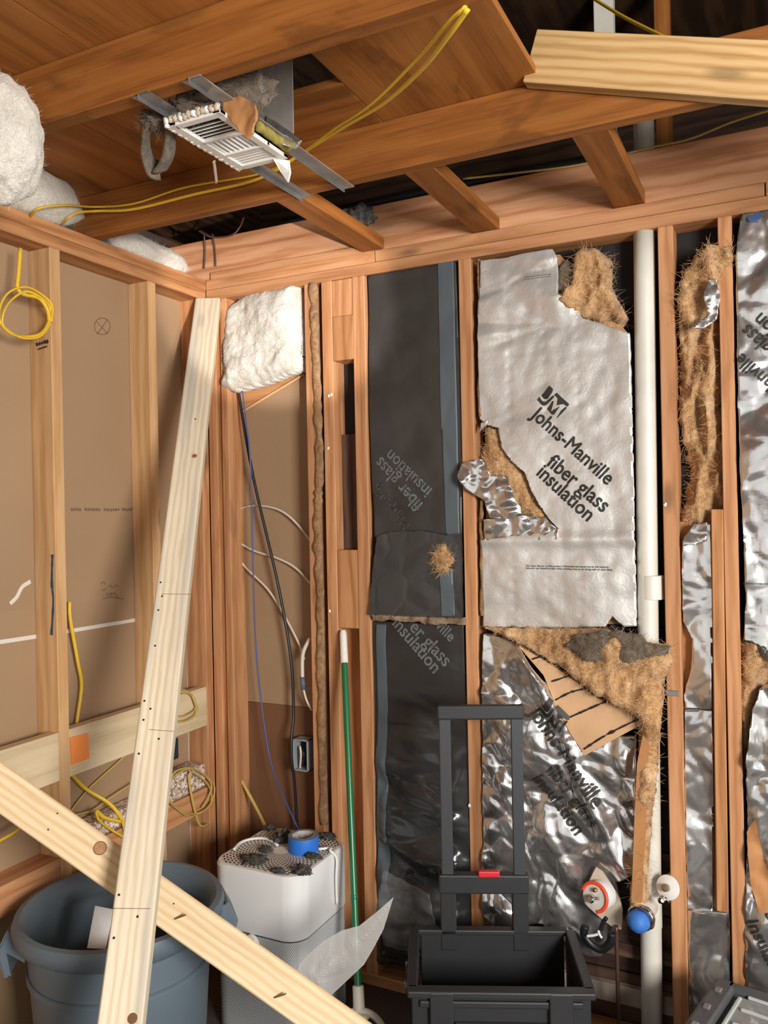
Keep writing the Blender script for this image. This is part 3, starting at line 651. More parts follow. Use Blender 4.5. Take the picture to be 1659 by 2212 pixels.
# ---- right bay
RB = thing('foil_batt', 'foil-faced batt printed upside down, past the narrow stud bay', 'insulation', (2.0, .05, 1.4))
xe = 2.235
def tail(uvs, y):   # outline continued to the next stud
    return wp(uvs, y)
P1 = tail([(1600, 480), (1606, 462), (1640, 455)], .012); P1 += [(xe, P1[-1][1]+.01)]
P1b = wp([(1607, 1380), (1612, 1300), (1606, 1160), (1598, 1000), (1594, 800), (1590, 560)], .012)
polyR = ragged(P1+[(xe, wp([(1659, 1520)], .012)[0][1])]+wp([(1659, 1424), (1640, 1392)], .012)+P1b, .003, .02)
polyR = [(x, min(z, ZP-.002)) for x, z in polyR]
fR = crumple(.034, 5.5, 71, .3, .01); rR = Relief(lambda x, z: fR(x, z)+.008, .008)
sheet('foil_facing', polyR, .012, rR, FOIL_B, RB, depth=.03, smooth=True)
for t, a, b in (('Johns-Manville', (1772, 906), (1604, 765)), ('fiber glass', (1739, 803), (1618, 701)), ('insulation', (1760, 775), (1645, 678))):
    words(t, a, b, .012, rR, INK, RB, hs=1.12, bold=.022, lift=.003)
words('The Vapor Barrier on this product is flammable', (1720, 1262), (1606, 1258), .012, rR, INK, RB, bold=.01, fine=.02, lift=.003)
words('fiber glass', (1760, 1490), (1648, 1392), .012, rR, INK, RB, hs=1.1, bold=.022, lift=.003)
LB = thing('foil_batt', 'lower crumpled foil batt with torn kraft, below the upside-down print', 'insulation', (2.0, .05, .7))
fL = crumple(.06, 6, 75, .32, .012); rL = Relief(lambda x, z: fL(x, z)+.006, .008)
p_ = wp([(1626, 1530), (1640, 1490), (1659, 1478)], .012); q_ = wp([(1659, 2180)], .012)[0][1]
sheet('foil_facing', ragged(p_+[(xe, wp([(1659, 1545)], .012)[0][1]), (xe, q_)]+wp([(1612, 2180), (1610, 1960), (1616, 1800), (1612, 1640)], .012), .004, .016, 4), .012, rL, FOIL_B, LB, depth=.03, smooth=True)
patch('kraft_paper', [(1614, 1790), (1632, 1760), (1650, 1850), (1700, 1960), (1640, 1960), (1622, 1900)], .012, rL, KRAFT2, LB, .012)
words('insulation', (1612, 1985), (1690, 2120), .012, rL, INK, LB, hs=1.1, bold=.022, lift=.004); words('fiber glass', (1640, 1945), (1730, 2090), .012, rL, INK, LB, hs=1.1, bold=.022, lift=.004)
po = wp([(1600, 1380), (1650, 1385), (1700, 1400)], .05); pz = wp([(1640, 1500), (1620, 1580), (1606, 1680), (1598, 1600)], .05)
sheet('exposed_fiberglass', ragged(po+pz, .004), .05, Relief(fluff(po+pz, .04, .03, 77), .007), TAN, LB, depth=.02, smooth=True)
tag(prism('blue_tag', [bk(u_, v_, -.02) for u_, v_ in [(1615, 470), (1640, 456), (1646, 470), (1640, 474), (1618, 478)]], (0, .003, 0), DKBLUE, None), 'small blue tag at the top of the upside-down printed foil batt', 'tag')
bpy.data.objects['blue_tag'].data.materials[0] = plain('tag_blue', srgb(52, 78, 128), .6)

# ---- black paper batts
KB = thing('black_batt', 'upper black paper-faced batt with a grey tape strip', 'insulation', (.85, .05, 1.7))
yk = .016
def hK(sd, a=.006):
    def f(x, z):
        p = Vector((x, z, sd)); return .006+a*noise.noise(p*5)+a*.8*crease(x+.3*z, z*.6, 9, sd)
    return Relief(f, .008)
rK1 = hK(3, .008)
sheet('black_facing', [(x, min(z, ZP-.001)) for x, z in wp([(797, 592), (985, 562), (1000, 900), (999, 1160), (810, 1160), (800, 900)], yk)], yk, rK1, BLACKP, KB, depth=.03, smooth=True)
patch('grey_strip', [(948, 570), (981, 564), (992, 1000), (994, 1160), (966, 1160), (955, 900)], yk, rK1, GREYT, KB, .002, .002)
for t, a, b in (('insulation', (937, 1057), (847, 971)), ('fiber glass', (918, 1089), (826, 986))): words(t, a, b, yk, rK1, INKG, KB, hs=1.1, bold=.018, lift=.003)
words('Manville', (893, 1130), (824, 1038), yk, rK1, plain('dim_ink', srgb(72, 74, 74), .6), KB, hs=1.1, bold=.01, lift=.003)
KB2 = thing('black_batt', 'folded dusty black paper batt end with a torn tan hole', 'insulation', (.87, .05, 1.3))
rK2 = Relief(lambda x, z: .028+.006*noise.noise(Vector((x*7, z*7, 9)))+.008*crease(x, z, 11, 4), .007)
sheet('black_facing', ragged(wp([(812, 1240), (822, 1160), (850, 1148), (920, 1146), (975, 1156), (1000, 1152), (1002, 1332), (806, 1326)], yk), .003), yk, rK2, plain('dusty_black_paper', srgb(66, 64, 62), .6, var=.35, scale=9, bump=(.5, .006)), KB2, depth=.03)
patch('grey_strip', [(958, 1230), (985, 1228), (990, 1328), (961, 1328)], yk, rK2, GREYT, KB2, .002, .002)
blob('exposed_fiberglass', bk(957, 1210, -.02), (.026, .012, .032), TAN, KB2, seed=5, amp=.6)
patch('torn_hole', [(945, 1218), (970, 1212), (985, 1200), (988, 1226), (950, 1240)], yk, rK2, GAP, KB2, .003)
KB3 = thing('black_batt', 'lower black paper batt with wrinkled plastic-like foot', 'insulation', (.87, .05, .7))
fK = crumple(.075, 4.2, 91, .3, .01); dK3 = edge_dist(wp([(802, 1342), (1002, 1348), (1010, 1560), (1026, 1880), (1030, 2080), (812, 2080), (806, 1700)], yk))
def hk3(x, z):
    k = max(.12, min(1, (1.0-z)/.35))*min(1, dK3(x, z)/.05); kf = max(0, min(1, (.80-z)/.2))*min(1, dK3(x, z)/.05); return .004+fK(x*.6+z*.35, z*1.5)*k+kf*.022*(1+math.sin(z*38+x*17+2.5*noise.noise(Vector((x*5, z*5, 4)))))*(.6+.6*noise.noise(Vector((x*6, z*4, 9))))+.004*noise.noise(Vector((x*8, z*8, 0)))
rK3 = Relief(hk3, .008)
FOILK = plain('glossy_black_paper', srgb(52, 52, 52), .2, var=.3, scale=5, bump=(.35, .006))
sheet('black_facing', wp([(802, 1342), (1002, 1348), (1010, 1560), (1026, 1880), (1030, 2080), (812, 2080), (806, 1700)], yk), yk, rK3, FOILK, KB3, depth=.03, smooth=True)
patch('grey_strip', [(815, 1348), (836, 1348), (842, 1700), (850, 1960), (822, 1960), (818, 1700)], yk, rK3, GREYT, KB3, .003, .002)
for t, a, b in (('insulation', (849, 1347), (940, 1454)), ('er glass', (886, 1356), (963, 1440)), ('ville', (941, 1352), (975, 1386))): words(t, a, b, yk, rK3, INKG, KB3, hs=1.1, bold=.018, lift=.003)
fluffy('frayed_edge', None, [(800, 1326), (860, 1330), (940, 1334), (1003, 1334), (1004, 1350), (930, 1348), (860, 1342), (802, 1340)], -.014, .012, .014, 17, plain('frayed_paper', srgb(150, 126, 100), .9, var=.5, scale=60), KB3, cell=.005, edge=.008, depth=.02)
# dusty clear film hanging at its foot
flap('plastic_sheet', [(830, 1880), (870, 1900), (930, 1930), (945, 2010), (900, 2060), (830, 2040), (815, 1960)], -.06, .03, 8, 8, film('dusty_film', .3, srgb(150, 150, 148)), None)
tag(bpy.data.objects['plastic_sheet'], 'dusty thin plastic sheet at the foot of the black batt', 'plastic')

# ---- white fiberglass
fluffy('white_insulation', 'white fiberglass wad stuffed in the top of the corner bay', [(492, 668), (520, 640), (560, 628), (610, 620), (648, 616), (654, 720), (654, 800), (610, 818), (560, 834), (512, 848), (486, 838), (488, 760)], .03, .075, .026, 27, WHT, edge=.08, rag=.004, sx=4.5, sz=4.5, depth=.035)
blob('white_insulation', (0, 0, 0), (.085, .085, .135), WHT, None, seed=3, amp=.10, freq=1.6, sub=5, mw=Matrix.Translation(lv(5, 302, 2.41)))
tag(bpy.data.objects['white_insulation.001'], 'big smooth white fiberglass bulge hanging beside the first joist', 'insulation')
def wedge(name, label, P, seed):
    bm = bmesh.new(); bmesh.ops.create_icosphere(bm, subdivisions=4, radius=1)
    a, b = Vector(P[0]), Vector(P[1]); d = b-a
    for v in bm.verts:
        c = v.co.copy(); t = (c.x+1)/2; ra = P[2]*(1-t)+P[3]*t; f = 1+.14*noise.fractal(c*1.8+Vector((seed, 0, 0)), 1, 2, 5)
        s = math.sqrt(max(0, 1-(2*t-1)**4)); L = math.hypot(c.y, c.z) or 1
        v.co = a+d*t+Vector((c.y/L*ra*.9*s*f, 0, c.z/L*ra*s*f))*min(1, L*1.5)
        v.co.z = min(max(v.co.z, ZT-.002), ZY-.001)   # squeezed between plate and plywood
    return tag(mobj(name, bm, WHT, smooth=True), label, 'insulation')
wedge('white_insulation', 'white fiberglass roll lying on the top plate above the drywall', (Vector((-.035, -1.30, 2.555)), Vector((-.03, -.555, 2.535)), .10, .082), 2)
wedge('white_insulation', 'small white fiberglass scrap on the top plate near the corner', (Vector((-.03, -.46, 2.50)), Vector((-.03, -.06, 2.495)), .05, .04), 5)

# ================================================================== PIPES AND PLUMBING
VP = thing('vent_pipe', 'white plastic drain pipe running up through the wide stud bay', 'pipe', (1.57, .03, 0))
pt = bk(1391, 487, .032); pb = bk(1408, 2207, .032); xpt, xpb = pt.x, pb.x
tube('pipe_run', [(xpb, .032, .04), ((xpb+xpt)/2, .032, 1.2), (xpt, .032, ZP+.002)], .030, PVC, VP, seg=24)
tube('pipe_run', [(bk(1391, 297, .15).x, .15, 2.471), (bk(1391, 297, .15).x, .15, 2.80)], .030, PVC, VP, seg=24)
zz = bk(1395, 1268, .032).z
lathe('coupling', [(.030, -.035), (.034, -.034), (.034, .034), (.030, .035)], PVC, VP, Matrix.Translation((xpt+.002, .032, zz)), 24)
zz = bk(1405, 1945, .032).z
lathe('tee_fitting', [(.030, -.075), (.035, -.073), (.035, .073), (.030, .075)], PVC, VP, Matrix.Translation((xpb, .032, zz)), 24)
lathe('tee_branch', [(.03, 0), (.033, .002), (.033, .075), (.028, .078)], PVC, VP, axis_at((xpb-.004, .02, zz-.005), (-.1, -1, 0)), 24)
ST = thing('capped_stub', 'blue-wrapped pipe stub with chrome ring sticking out of the pipe tee', 'pipe stub', (xpb, -.06, zz))
sb0 = Vector((xpb-.008, -.045, zz-.012)); sdv = Vector((-.16, -1, -.12)).normalized()
lathe('chrome_ring', [(.028, 0), (.038, .003), (.04, .012), (.036, .02), (.028, .022)], CHROME, ST, axis_at(sb0, sdv), 28)
bm = bmesh.new(); bmesh.ops.create_uvsphere(bm, u_segments=28, v_segments=14, radius=1)
for v in bm.verts:
    c = v.co; f = 1+.10*crease(c.x, c.y, 2.2, 3)+.05*noise.noise(c*5); v.co = Vector((c.x*.031*f, c.y*.031*f, (.034*c.z if c.z > 0 else .01*c.z)))
mobj('blue_wrap', bm, BLUE2, ST, axis_at(sb0+sdv*.03, sdv), True)
# white disc on the stud
DK = thing('wall_disc', 'round white escutcheon with a chrome bolt on the stud beside the pipe', 'escutcheon', bk(1442, 1916, -.02))
c_ = bk(1443, 1917, -.03); nd = Vector((-.35, -1, .25)).normalized()
lathe('disc', [(.0, -.004), (.032, -.004), (.034, .0), (.033, .004), (.020, .008), (.012, .010), (0, .010)], WPAINT, DK, axis_at(c_, nd), 32)
lathe('hub', [(.011, 0), (.010, .014), (0, .016)], plain('dull_brass', srgb(150, 136, 112), .4, .6), DK, axis_at(c_+nd*.008, nd), 16)
lathe('bolt', [(.010, 0), (.010, .016), (.006, .02), (.0, .02)], CHROME, DK, axis_at(bk(1432, 1941, -.05), (-.3, -1, -.1)), 6, False)
tube('bolt_wing', [bk(1436, 1938, -.06), bk(1447, 1950, -.06)], .0025, CHROME, DK)
tube('support_stem', [bk(1446, 1915, -.022), bk(1448, 1900, .02), bk(1448, 1890, .05)], .008, PVC, DK)
# mixing valve
MV = thing('shower_valve', 'shower valve with cream guard, white disc and orange-red clip', 'valve', bk(1300, 1950, -.03))
prism('cream_guard', [bk(u_, v_, -.02) for u_, v_ in [(1287, 1874), (1300, 1882), (1318, 1908), (1338, 1940), (1345, 1965), (1342, 2008), (1325, 2004), (1300, 1985), (1262, 1952), (1268, 1912)]], (0, .006, 0), TANP, MV)
n_ = Vector((-.28, -1, .18)).normalized(); cv = bk(1300, 1932, -.03)
lathe('valve_body', [(.040, -.01), (.040, .035), (.036, .040), (.0, .040)], WPLAS, MV, axis_at(cv, n_), 36)
cf = cv+n_*.042
lathe('valve_face', [(.0, 0), (.037, 0), (.036, .004), (.0, .005)], plain('worn_white', srgb(212, 206, 198), .5, var=.2, scale=40), MV, axis_at(cf, n_), 36)
R_ = axis_at(cf, n_)
tube('red_clip', [R_ @ Vector((.039*math.cos(t), .039*math.sin(t), .004)) for t in [math.radians(a) for a in range(-75, 185, 20)]], .0052, ORED, MV, n=4)
lathe('stem', [(.011, 0), (.011, .02), (.008, .024), (0, .024)], CHROME, MV, axis_at(cf+Vector((-.004, 0, -.004)), n_), 12, False)
tube('stem_tab', [cf+n_*.012, cf+n_*.014+Vector((.018, -.004, .002))], .004, CHROME, MV); tube('brass_pin', [cf+Vector((.004, 0, .022)), cf+n_*.012+Vector((.004, 0, .022))], .006, plain('brass', srgb(196, 160, 84), .3, .9), MV)
HS = thing('hose_loop', 'black coiled hose hanging below the shower valve', 'hose', bk(1290, 2030, -.05))
tube('hose', [bk(u_, v_, -.06) for u_, v_ in [(1264, 2000), (1262, 2018), (1278, 2040), (1300, 2050), (1318, 2036), (1322, 2016)]], .012, BLK, HS)
tube('hose', [bk(u_, v_, -.075) for u_, v_ in [(1298, 2008), (1302, 1994), (1310, 1982)]], .006, BLK, HS)
tube('paper_tie', [bk(u_, v_, -.078) for u_, v_ in [(1268, 2022), (1284, 2020), (1296, 2016)]], .004, PAPER, HS); tube('paper_tie', [bk(u_, v_, -.08) for u_, v_ in [(1292, 2010), (1296, 2020), (1300, 2026)]], .0035, PAPER, HS)
tag(tube('copper_pipe', [bk(1331, 2000, -.028), bk(1333, 2080, -.028), bk(1337, 2212, -.028), Vector((bk(1338, 2212, -.028).x, -.028, .0))], .006, COPPER), 'thin dull copper pipe dropping below the shower valve', 'pipe')
tag(tube('attic_pipe', [(.28, .10, 2.66), (.9, .10, 2.67), (1.5, .10, 2.66)], .018, BLK, seg=12), 'black pipe running behind the back joist', 'pipe')
bx('pipe_strap', bk(1437, 1498, -.004)-Vector((.0, 0, .006)), bk(1464, 1498, .0)+Vector((.004, .004, .008)), STEEL, WB, .001)

# ================================================================== CEILING VENT
VT = thing('ceiling_vent', 'torn-out white ceiling vent hanging on galvanised hanger bars', 'vent', (.815, -.94, 2.43))
vx0, vx1, vy0, vy1, vz = .742, .885, -1.072, -.812, 2.432
fr = .020
for a, b in (((vx0, vy0), (vx1, vy0+fr)), ((vx0, vy1-fr), (vx1, vy1)), ((vx0, vy0), (vx0+fr+.006, vy1)), ((vx1-fr, vy0), (vx1, vy1)), ((vx0, vy0+.095), (vx1, vy0+.107)), ((vx0, vy0+.172), (vx1, vy0+.183))):
    bx('grille_frame', (a[0], a[1], vz), (b[0], b[1], vz+.010), WPAINT, VT, .002)
bx('damper_plate', (vx0+.01, vy0+.01, vz+.018), (vx1-.01, vy1-.01, vz+.021), GAP, VT, 0)  # dark sheet whose colour stands for the shade between the louvres
for i_ in range(5):
    y_ = vy0+.030+i_*.0135
    board('louvre', (vx0+.026, y_, vz+.008), (vx1-.02, y_, vz+.008), (0, .7, .7), .011, .0018, WPAINT if i_ > 0 else GAP, VT, 0)
for i_ in range(7):
    x_ = vx0+.032+i_*.0135
    board('louvre', (x_, vy0+.107, vz+.008), (x_, vy0+.172, vz+.008), (.7, 0, .7), .011, .0018, WPAINT, VT, 0)
for i_ in range(6):
    y_ = vy0+.188+i_*.0115
    board('louvre', (vx0+.024, y_, vz+.005), (vx1-.02, y_, vz+.005), (0, 1, .15), .0125, .0018, WPAINT, VT, 0)
bx('housing', (vx0+.008, vy0+.008, vz+.022), (vx1-.008, vy1-.008, vz+.034), DUCT, VT, .001)
# plaster scraps and chipped edge
for k_ in range(26):
    t = k_/25; p = Vector((vx0, vy0+(vy1-vy0)*t, vz+.005)) if k_ % 2 else Vector((vx0+.003, vy0+(vy1-vy0)*t, vz+.003))
    blob('plaster_crumb', p, (.006, .007, .005), WPAINT, VT, seed=k_, amp=.5, sub=2)
for k_ in range(12): blob('plaster_crumb', (vx0+(vx1-vx0)*(k_+.5)/12, vy0-.003, vz+.012), (.009, .007, .008), TANP if k_ % 3 else WPAINT, VT, seed=40+k_, amp=.6, sub=2)
# hanger bars between the joists
for x_ in (.742, .874):
    bx('hanger_bar', (x_, -1.16, ZJ-.004), (x_+.030, -.516, ZJ-.001), STEEL if x_ < .8 else DUCT, VT, .0005); bx('hanger_bar', (x_, -1.16, ZJ-.014), (x_+.003, -.52, ZJ-.003), STEEL, VT, .0005)
    prism('hanger_foot', [(x_-.016, -1.158, ZJ-.0045), (x_+.034, -1.158, ZJ-.0045), (x_+.028, -1.118, ZJ-.0045), (x_-.004, -1.10, ZJ-.0045)], (0, 0, -.002), STEEL, VT)
prism('corner_flap', [lv(590, 343, vz-.001), lv(622, 346, vz-.001), lv(622, 346, vz-.001)+Vector((.004, .0, -.030)), lv(620, 352, vz-.001)+Vector((.0, 0, -.045)), lv(606, 350, vz-.001)+Vector((0, 0, -.024))], (.002, .004, 0), WPAINT, VT)
tube('hanging_strip', [lv(462, 348, vz), lv(464, 362, vz), lv(468, 392, vz)-Vector((0, 0, .004))], .0045, TANP, VT, flat=.3)
DU = thing('duct_boot', 'grey sheet-metal duct boot rising above the vent into the attic', 'duct', (.95, -.95, 2.47))
bx('duct_wall', (.786, -.852, ZJ+.001), (.926, -.849, 2.9), DUCT, DU, .0005); bx('duct_wall', (.786, -1.10, ZJ+.02), (.789, -.85, 2.9), DUCT, DU, .0005)
bx('duct_cap', (.78, -1.1, 2.9), (1.03, -.842, 2.905), DUCT, DU, 0)
o_ = flap('kraft_scrap', [(474, 218), (500, 206), (524, 210), (556, 230), (562, 262), (550, 290), (534, 302), (512, 274), (488, 248)], -1.045, .02, 9, 14, KRAFT2, None, depth=.004, rag=.006)[0]; tag(o_, 'tan kraft paper scrap folded over the vent edge', 'paper')
o_ = flap('foil_scrap', [(575, 250), (605, 268), (652, 305), (640, 322), (610, 312), (580, 285)], -.856, .012, 18, 4, FOIL_B, None)[0]; tag(o_, 'small foil scrap stuck to the duct beside the vent', 'foil')
tag(tube('yellow_fiberglass_strip', [lv(556, 272, 2.455), lv(590, 296, 2.455), lv(622, 322, 2.455)], lambda t: .011*(1+.3*noise.noise(Vector((t*9, 0, 0)))), plain('yellow_fibre', srgb(176, 160, 78), .9, var=.5, scale=40, bump=(.6, .006)), n=6), 'dirty yellow fiberglass strip along the vent edge', 'insulation')
tag(blob('dirty_insulation', lv(428, 240, 2.475), (.075, .05, .022), GRYF, None, seed=9, amp=.4), 'clump of dirty brown insulation above the vent edge', 'insulation')
tag(blob('dirty_insulation', lv(500, 205, 2.50), (.09, .05, .05), GRYF, None, seed=12, amp=.35), 'clump of grey insulation packed between vent and duct', 'insulation')
hm = thing('dusty_cloth', 'dusty torn cloth loop dangling from the hanger bar', 'cloth', lf(340, 300, .72))
tube('cloth_strip', [lv(322, 262, 2.462), lv(316, 290, 2.45), lv(316, 330, 2.43), lv(330, 366, 2.41), lv(345, 368, 2.41)], lambda t: .012+.012*t, GRYF, hm, flat=.25, n=6); tube('cloth_strip', [lv(366, 268, 2.458), lv(368, 300, 2.44), lv(362, 340, 2.42), lv(345, 370, 2.408)], lambda t: .011+.013*t, GRYF, hm, flat=.25, n=6)
tag(blob('dirty_insulation', lv(338, 262, 2.47), (.03, .035, .016), GRYF, None, seed=19, amp=.5), 'dark fluff clump at the foot of the hanger bar', 'insulation')
tag(blob('dirty_insulation', bk(775, 470, -.06), (.05, .04, .035), DUST, None, seed=21, amp=.6), 'dark grey dust nest sitting on the ceiling blocking', 'insulation')

# ================================================================== CABLES
def cable(name, label, pts, r=.0055, mat=YEL, group=None, flat=.6, n=8):
    return tag(tube(name, pts, r, mat, n=n, flat=flat), label, 'cable', group)
jy = y2-.046
cable('yellow_cable', 'upper yellow cable stapled along the second joist and slung to the first', [lf(66, 468, .0), lf(84, 450, .06), lf(140, 443, .068), bk(205, 447, (jy-.006)-.01), bk(290, 440, (jy-.006)), bk(400, 405, (jy-.006)), bk(560, 376, (jy-.006)), bk(640, 338, (jy-.006)-.03), bk(720, 280, (jy-.006)-.14), bk(800, 226, (jy-.006)-.26), bk(900, 128, (jy-.006)-.42), bk(965, 52, (jy-.006)-.53), bk(1006, 14, -1.125)])
cable('yellow_cable', 'lower yellow cable slung from the second joist to the first', [lf(138, 482, .02), lf(148, 470, .058), lf(170, 459, .066), bk(212, 456, (jy-.021)-.01), bk(290, 452, (jy-.021)), bk(420, 420, (jy-.021)), bk(560, 386, (jy-.021)), bk(660, 326, (jy-.021)-.03), bk(740, 276, (jy-.021)-.12), bk(830, 222, (jy-.021)-.24), bk(910, 150, (jy-.021)-.38), bk(970, 75, (jy-.021)-.50), bk(1010, 20, -1.14)])
cable('yellow_cable', 'yellow cable drooping over the new slanted timber', [bk(1240, -30, -.1), bk(1290, 2, -.2), bk(1350, 38, -.35), bk(1430, 78, -.5), bk(1440, 84, -.52)], .007)
cable('yellow_cable', 'thin yellow cable resting on the back joist', [bk(1000, 386, .0), bk(1110, 374, .0), bk(1250, 356, .0), bk(1400, 320, .02), bk(1490, 300, .0), bk(1580, 264, -.05), bk(1670, 236, -.1), bk(1760, 215, -.12)], .005, YELD)
xw = -.06
def coil(label, u0, v0, pr, turns, x, lead, seed, r=.0055, mat=YEL):
    rnd = random.Random(seed); pts = [lf(a, b, x) for a, b in lead]
    for k_ in range(int(turns*10)+1):
        a = 2*math.pi*k_/10-math.pi/2; q = pr*(1+rnd.uniform(-.07, .07)+.09*math.sin(k_*.21+seed))
        pts.append(lf(u0+q*math.cos(a)*1.05+4*math.sin(k_*.13), v0+q*math.sin(a)+5*math.cos(k_*.17), x+.004*(k_ % 3)))
    return cable('yellow_cable', label, pts, r, mat, n=5)
coil('coiled yellow cable hanging from the top plate beside a tan stud', 52, 682, 52, 2.3, .012, [(44, 536), (40, 590), (38, 622)], 3)
coil('round yellow cable coil beside the corner stud under the nailer', 408, 1712, 46, 2.4, .012, [(450, 1782), (428, 1776)], 5, .0045, YELD)
coil('small yellow cable coil hanging in front of the nailer board', 388, 1524, 32, 2.2, .010, [(350, 1500), (366, 1488)], 8, .0045, YELD)
cable('yellow_cable', 'yellow cable running down the stud side behind the nailer', [lf(150, 1300, xw), lf(152, 1340, xw), lf(168, 1430, xw), lf(176, 1480, xw), lf(168, 1545, xw), lf(160, 1600, xw)], .0055, YEL)
cable('yellow_cable', 'bright yellow cable sagging from just below the orange note', [lf(150, 1668, xw), lf(185, 1704, xw), lf(235, 1735, -.015), lf(262, 1768, .006), lf(272, 1800, .008)], .006, YEL)
cable('yellow_cable', 'yellow cable crossing up to the nailer under the orange note', [lf(140, 1770, -.08), lf(190, 1706, -.08), lf(262, 1640, -.08), lf(285, 1610, -.08)], .0055, YELD)
cable('yellow_cable', 'pale yellow cable looping low behind the leaning plank', [lf(146, 1764, -.062), lf(200, 1750, -.062), lf(240, 1722, -.06), lf(290, 1690, -.06)], .0045, YELD)
cable('yellow_cable', 'doubled yellow cable bunch on the lower blocking', [lf(262, 1776, .022), lf(225, 1766, .010), lf(208, 1752, .004), lf(214, 1772, .008), lf(240, 1792, .012), lf(270, 1810, .022)], .007, YEL)
cable('yellow_cable', 'thick yellow cable just behind the raised end of the slanting plank', [lf(-60, 1850, .01), lf(0, 1816, .01), lf(34, 1796, .01), lf(70, 1760, -.03)], .008, YEL)
cable('yellow_cable', 'yellow cable behind the purifier in the corner bay', [bk(497, 1640, .06), bk(525, 1692, .04), bk(555, 1748, .02), bk(580, 1800, -.05)], .006, YELD)
cable('black_cable', 'black cable hanging diagonally down the corner bay', [bk(514, 800, .045), bk(516, 850, .042), bk(547, 1030, .04), bk(600, 1260, .04), bk(628, 1420, .04), bk(634, 1540, .04), bk(630, 1590, .022), bk(630, 1640, .018), bk(636, 1690, .03), bk(642, 1790, .045)], .0055, BLK)
cable('blue_wire', 'thin blue wire hanging down the corner bay', [bk(520, 815, .03), bk(530, 900, .027), bk(541, 1000, .025), bk(546, 1200, .025), bk(553, 1400, .025), bk(570, 1560, .02), bk(592, 1670, .0), bk(648, 1800, -.12)], .003, BLUEW)
cable('white_cable', 'topmost white cable arching across the corner bay', [bk(494, 1112, .07), bk(530, 1095, .07), bk(570, 1093, .07), bk(610, 1105, .07), bk(645, 1135, .07), bk(678, 1178, .07)], .0045, WHITEW)
cable('white_cable', 'middle white cable sloping across the corner bay', [bk(494, 1157, .07), bk(545, 1188, .07), bk(600, 1206, .07), bk(640, 1228, .07), bk(678, 1268, .07)], .0045, WHITEW)
cable('white_cable', 'lowest white cable drooping to the taped end in the corner bay', [bk(494, 1176, .07), bk(530, 1225, .07), bk(580, 1275, .07), bk(620, 1340, .07), bk(650, 1400, .06), bk(657, 1424, .03)], .004, WHITEW)
tc_ = thing('taped_cable_end', 'white cable end wrapped in blue tape beside the adhesive ridge', 'cable', bk(655, 1470, .03))
tube('sheath', [bk(670, 1378, .03), bk(655, 1410, .02), bk(653, 1450, .02), bk(655, 1480, .02)], .007, WHITEW, tc_); tube('tape_wrap', [bk(653, 1462, .019), bk(655, 1490, .019)], .008, plain('slate_tape', srgb(84, 104, 124), .6), tc_); tube('tail', [bk(655, 1486, .02), bk(662, 1512, .025), bk(674, 1535, .03)], .004, WHITEW, tc_)
for a, b, d in (((441, 505), (441, 580), 'left'), ((459, 505), (466, 575), 'right')):
    cable('brown_wire', f'dark brown wire hanging down the lit joist, the {"straight" if d=="left" else "slanted"} one', [bk(a[0], a[1], -.008), bk((a[0]+b[0])/2+2, (a[1]+b[1])/2, .002), bk(b[0], b[1], .003)], .003, BRNW)
cable('brown_wire', 'thick brown cable bending above the lit joist', [bk(430, 498, -.02), bk(460, 512, -.03), bk(500, 508, -.03), bk(518, 490, -.02), bk(526, 470, 0)], .0055, BRNW)
# electrical boxes
EB = thing('outlet_box', 'grey open electrical box with wires in the corner bay', 'electrical box', bk(648, 1632, .05))
p0, p1 = bk(633, 1664, .03), bk(664, 1600, .03)
for lo, hi in (((p0.x, .03, p0.z), (p0.x+.005, .08, p1.z)), ((p1.x-.005, .03, p0.z), (p1.x, .08, p1.z)), ((p0.x, .03, p0.z), (p1.x, .08, p0.z+.005)), ((p0.x, .03, p1.z-.005), (p1.x, .08, p1.z))): bx('box_side', lo, hi, GREYBOX, EB, .001)
bx('box_back', (p0.x, .078, p0.z), (p1.x, .083, p1.z), GAP, EB, 0)
tube('wire_stub', [bk(648, 1660, .05), bk(650, 1630, .035), bk(648, 1612, .04)], .004, WHITEW, EB); tube('wire_stub', [bk(655, 1655, .05), bk(656, 1630, .04), bk(652, 1615, .05)], .004, BLK, EB)
DB = thing('switch_box', 'dark blue electrical box on the stud behind the leaning plank', 'electrical box', lf(375, 1615, -.03))
q0, q1 = lf(362, 1648, -.02), lf(386, 1594, -.02)
bx('box_body', (-.08, q0.y, q0.z), (-.02, q1.y, q1.z), DKBLUE, DB, .003)

# ================================================================== LOOSE THINGS ON THE LEFT
s_ = lf(0, 0, .0)
nt = prism('sticky_note', [lf(u_, v_, .002) for u_, v_ in [(151, 1593), (190, 1584), (193, 1638), (154, 1653)]], (.0012, 0, 0), ORANGE); tag(nt, 'plain orange sticky note on the pale nailer board', 'note')
cp = bx('carpet_pad', (-.085, sy[0]+.045, .602), (-.005, sy[2]-.005, .655), SPONGE, None, .012, 3); tag(cp, 'speckled foam pad strip on blocking between the two tan studs', 'pad')
cp = bx('carpet_pad', (-.085, sy[2]+.045, .602), (-.005, -.046, .690), SPONGE, None, .012, 3); tag(cp, 'speckled foam pad strip on blocking beside the corner stud', 'pad')
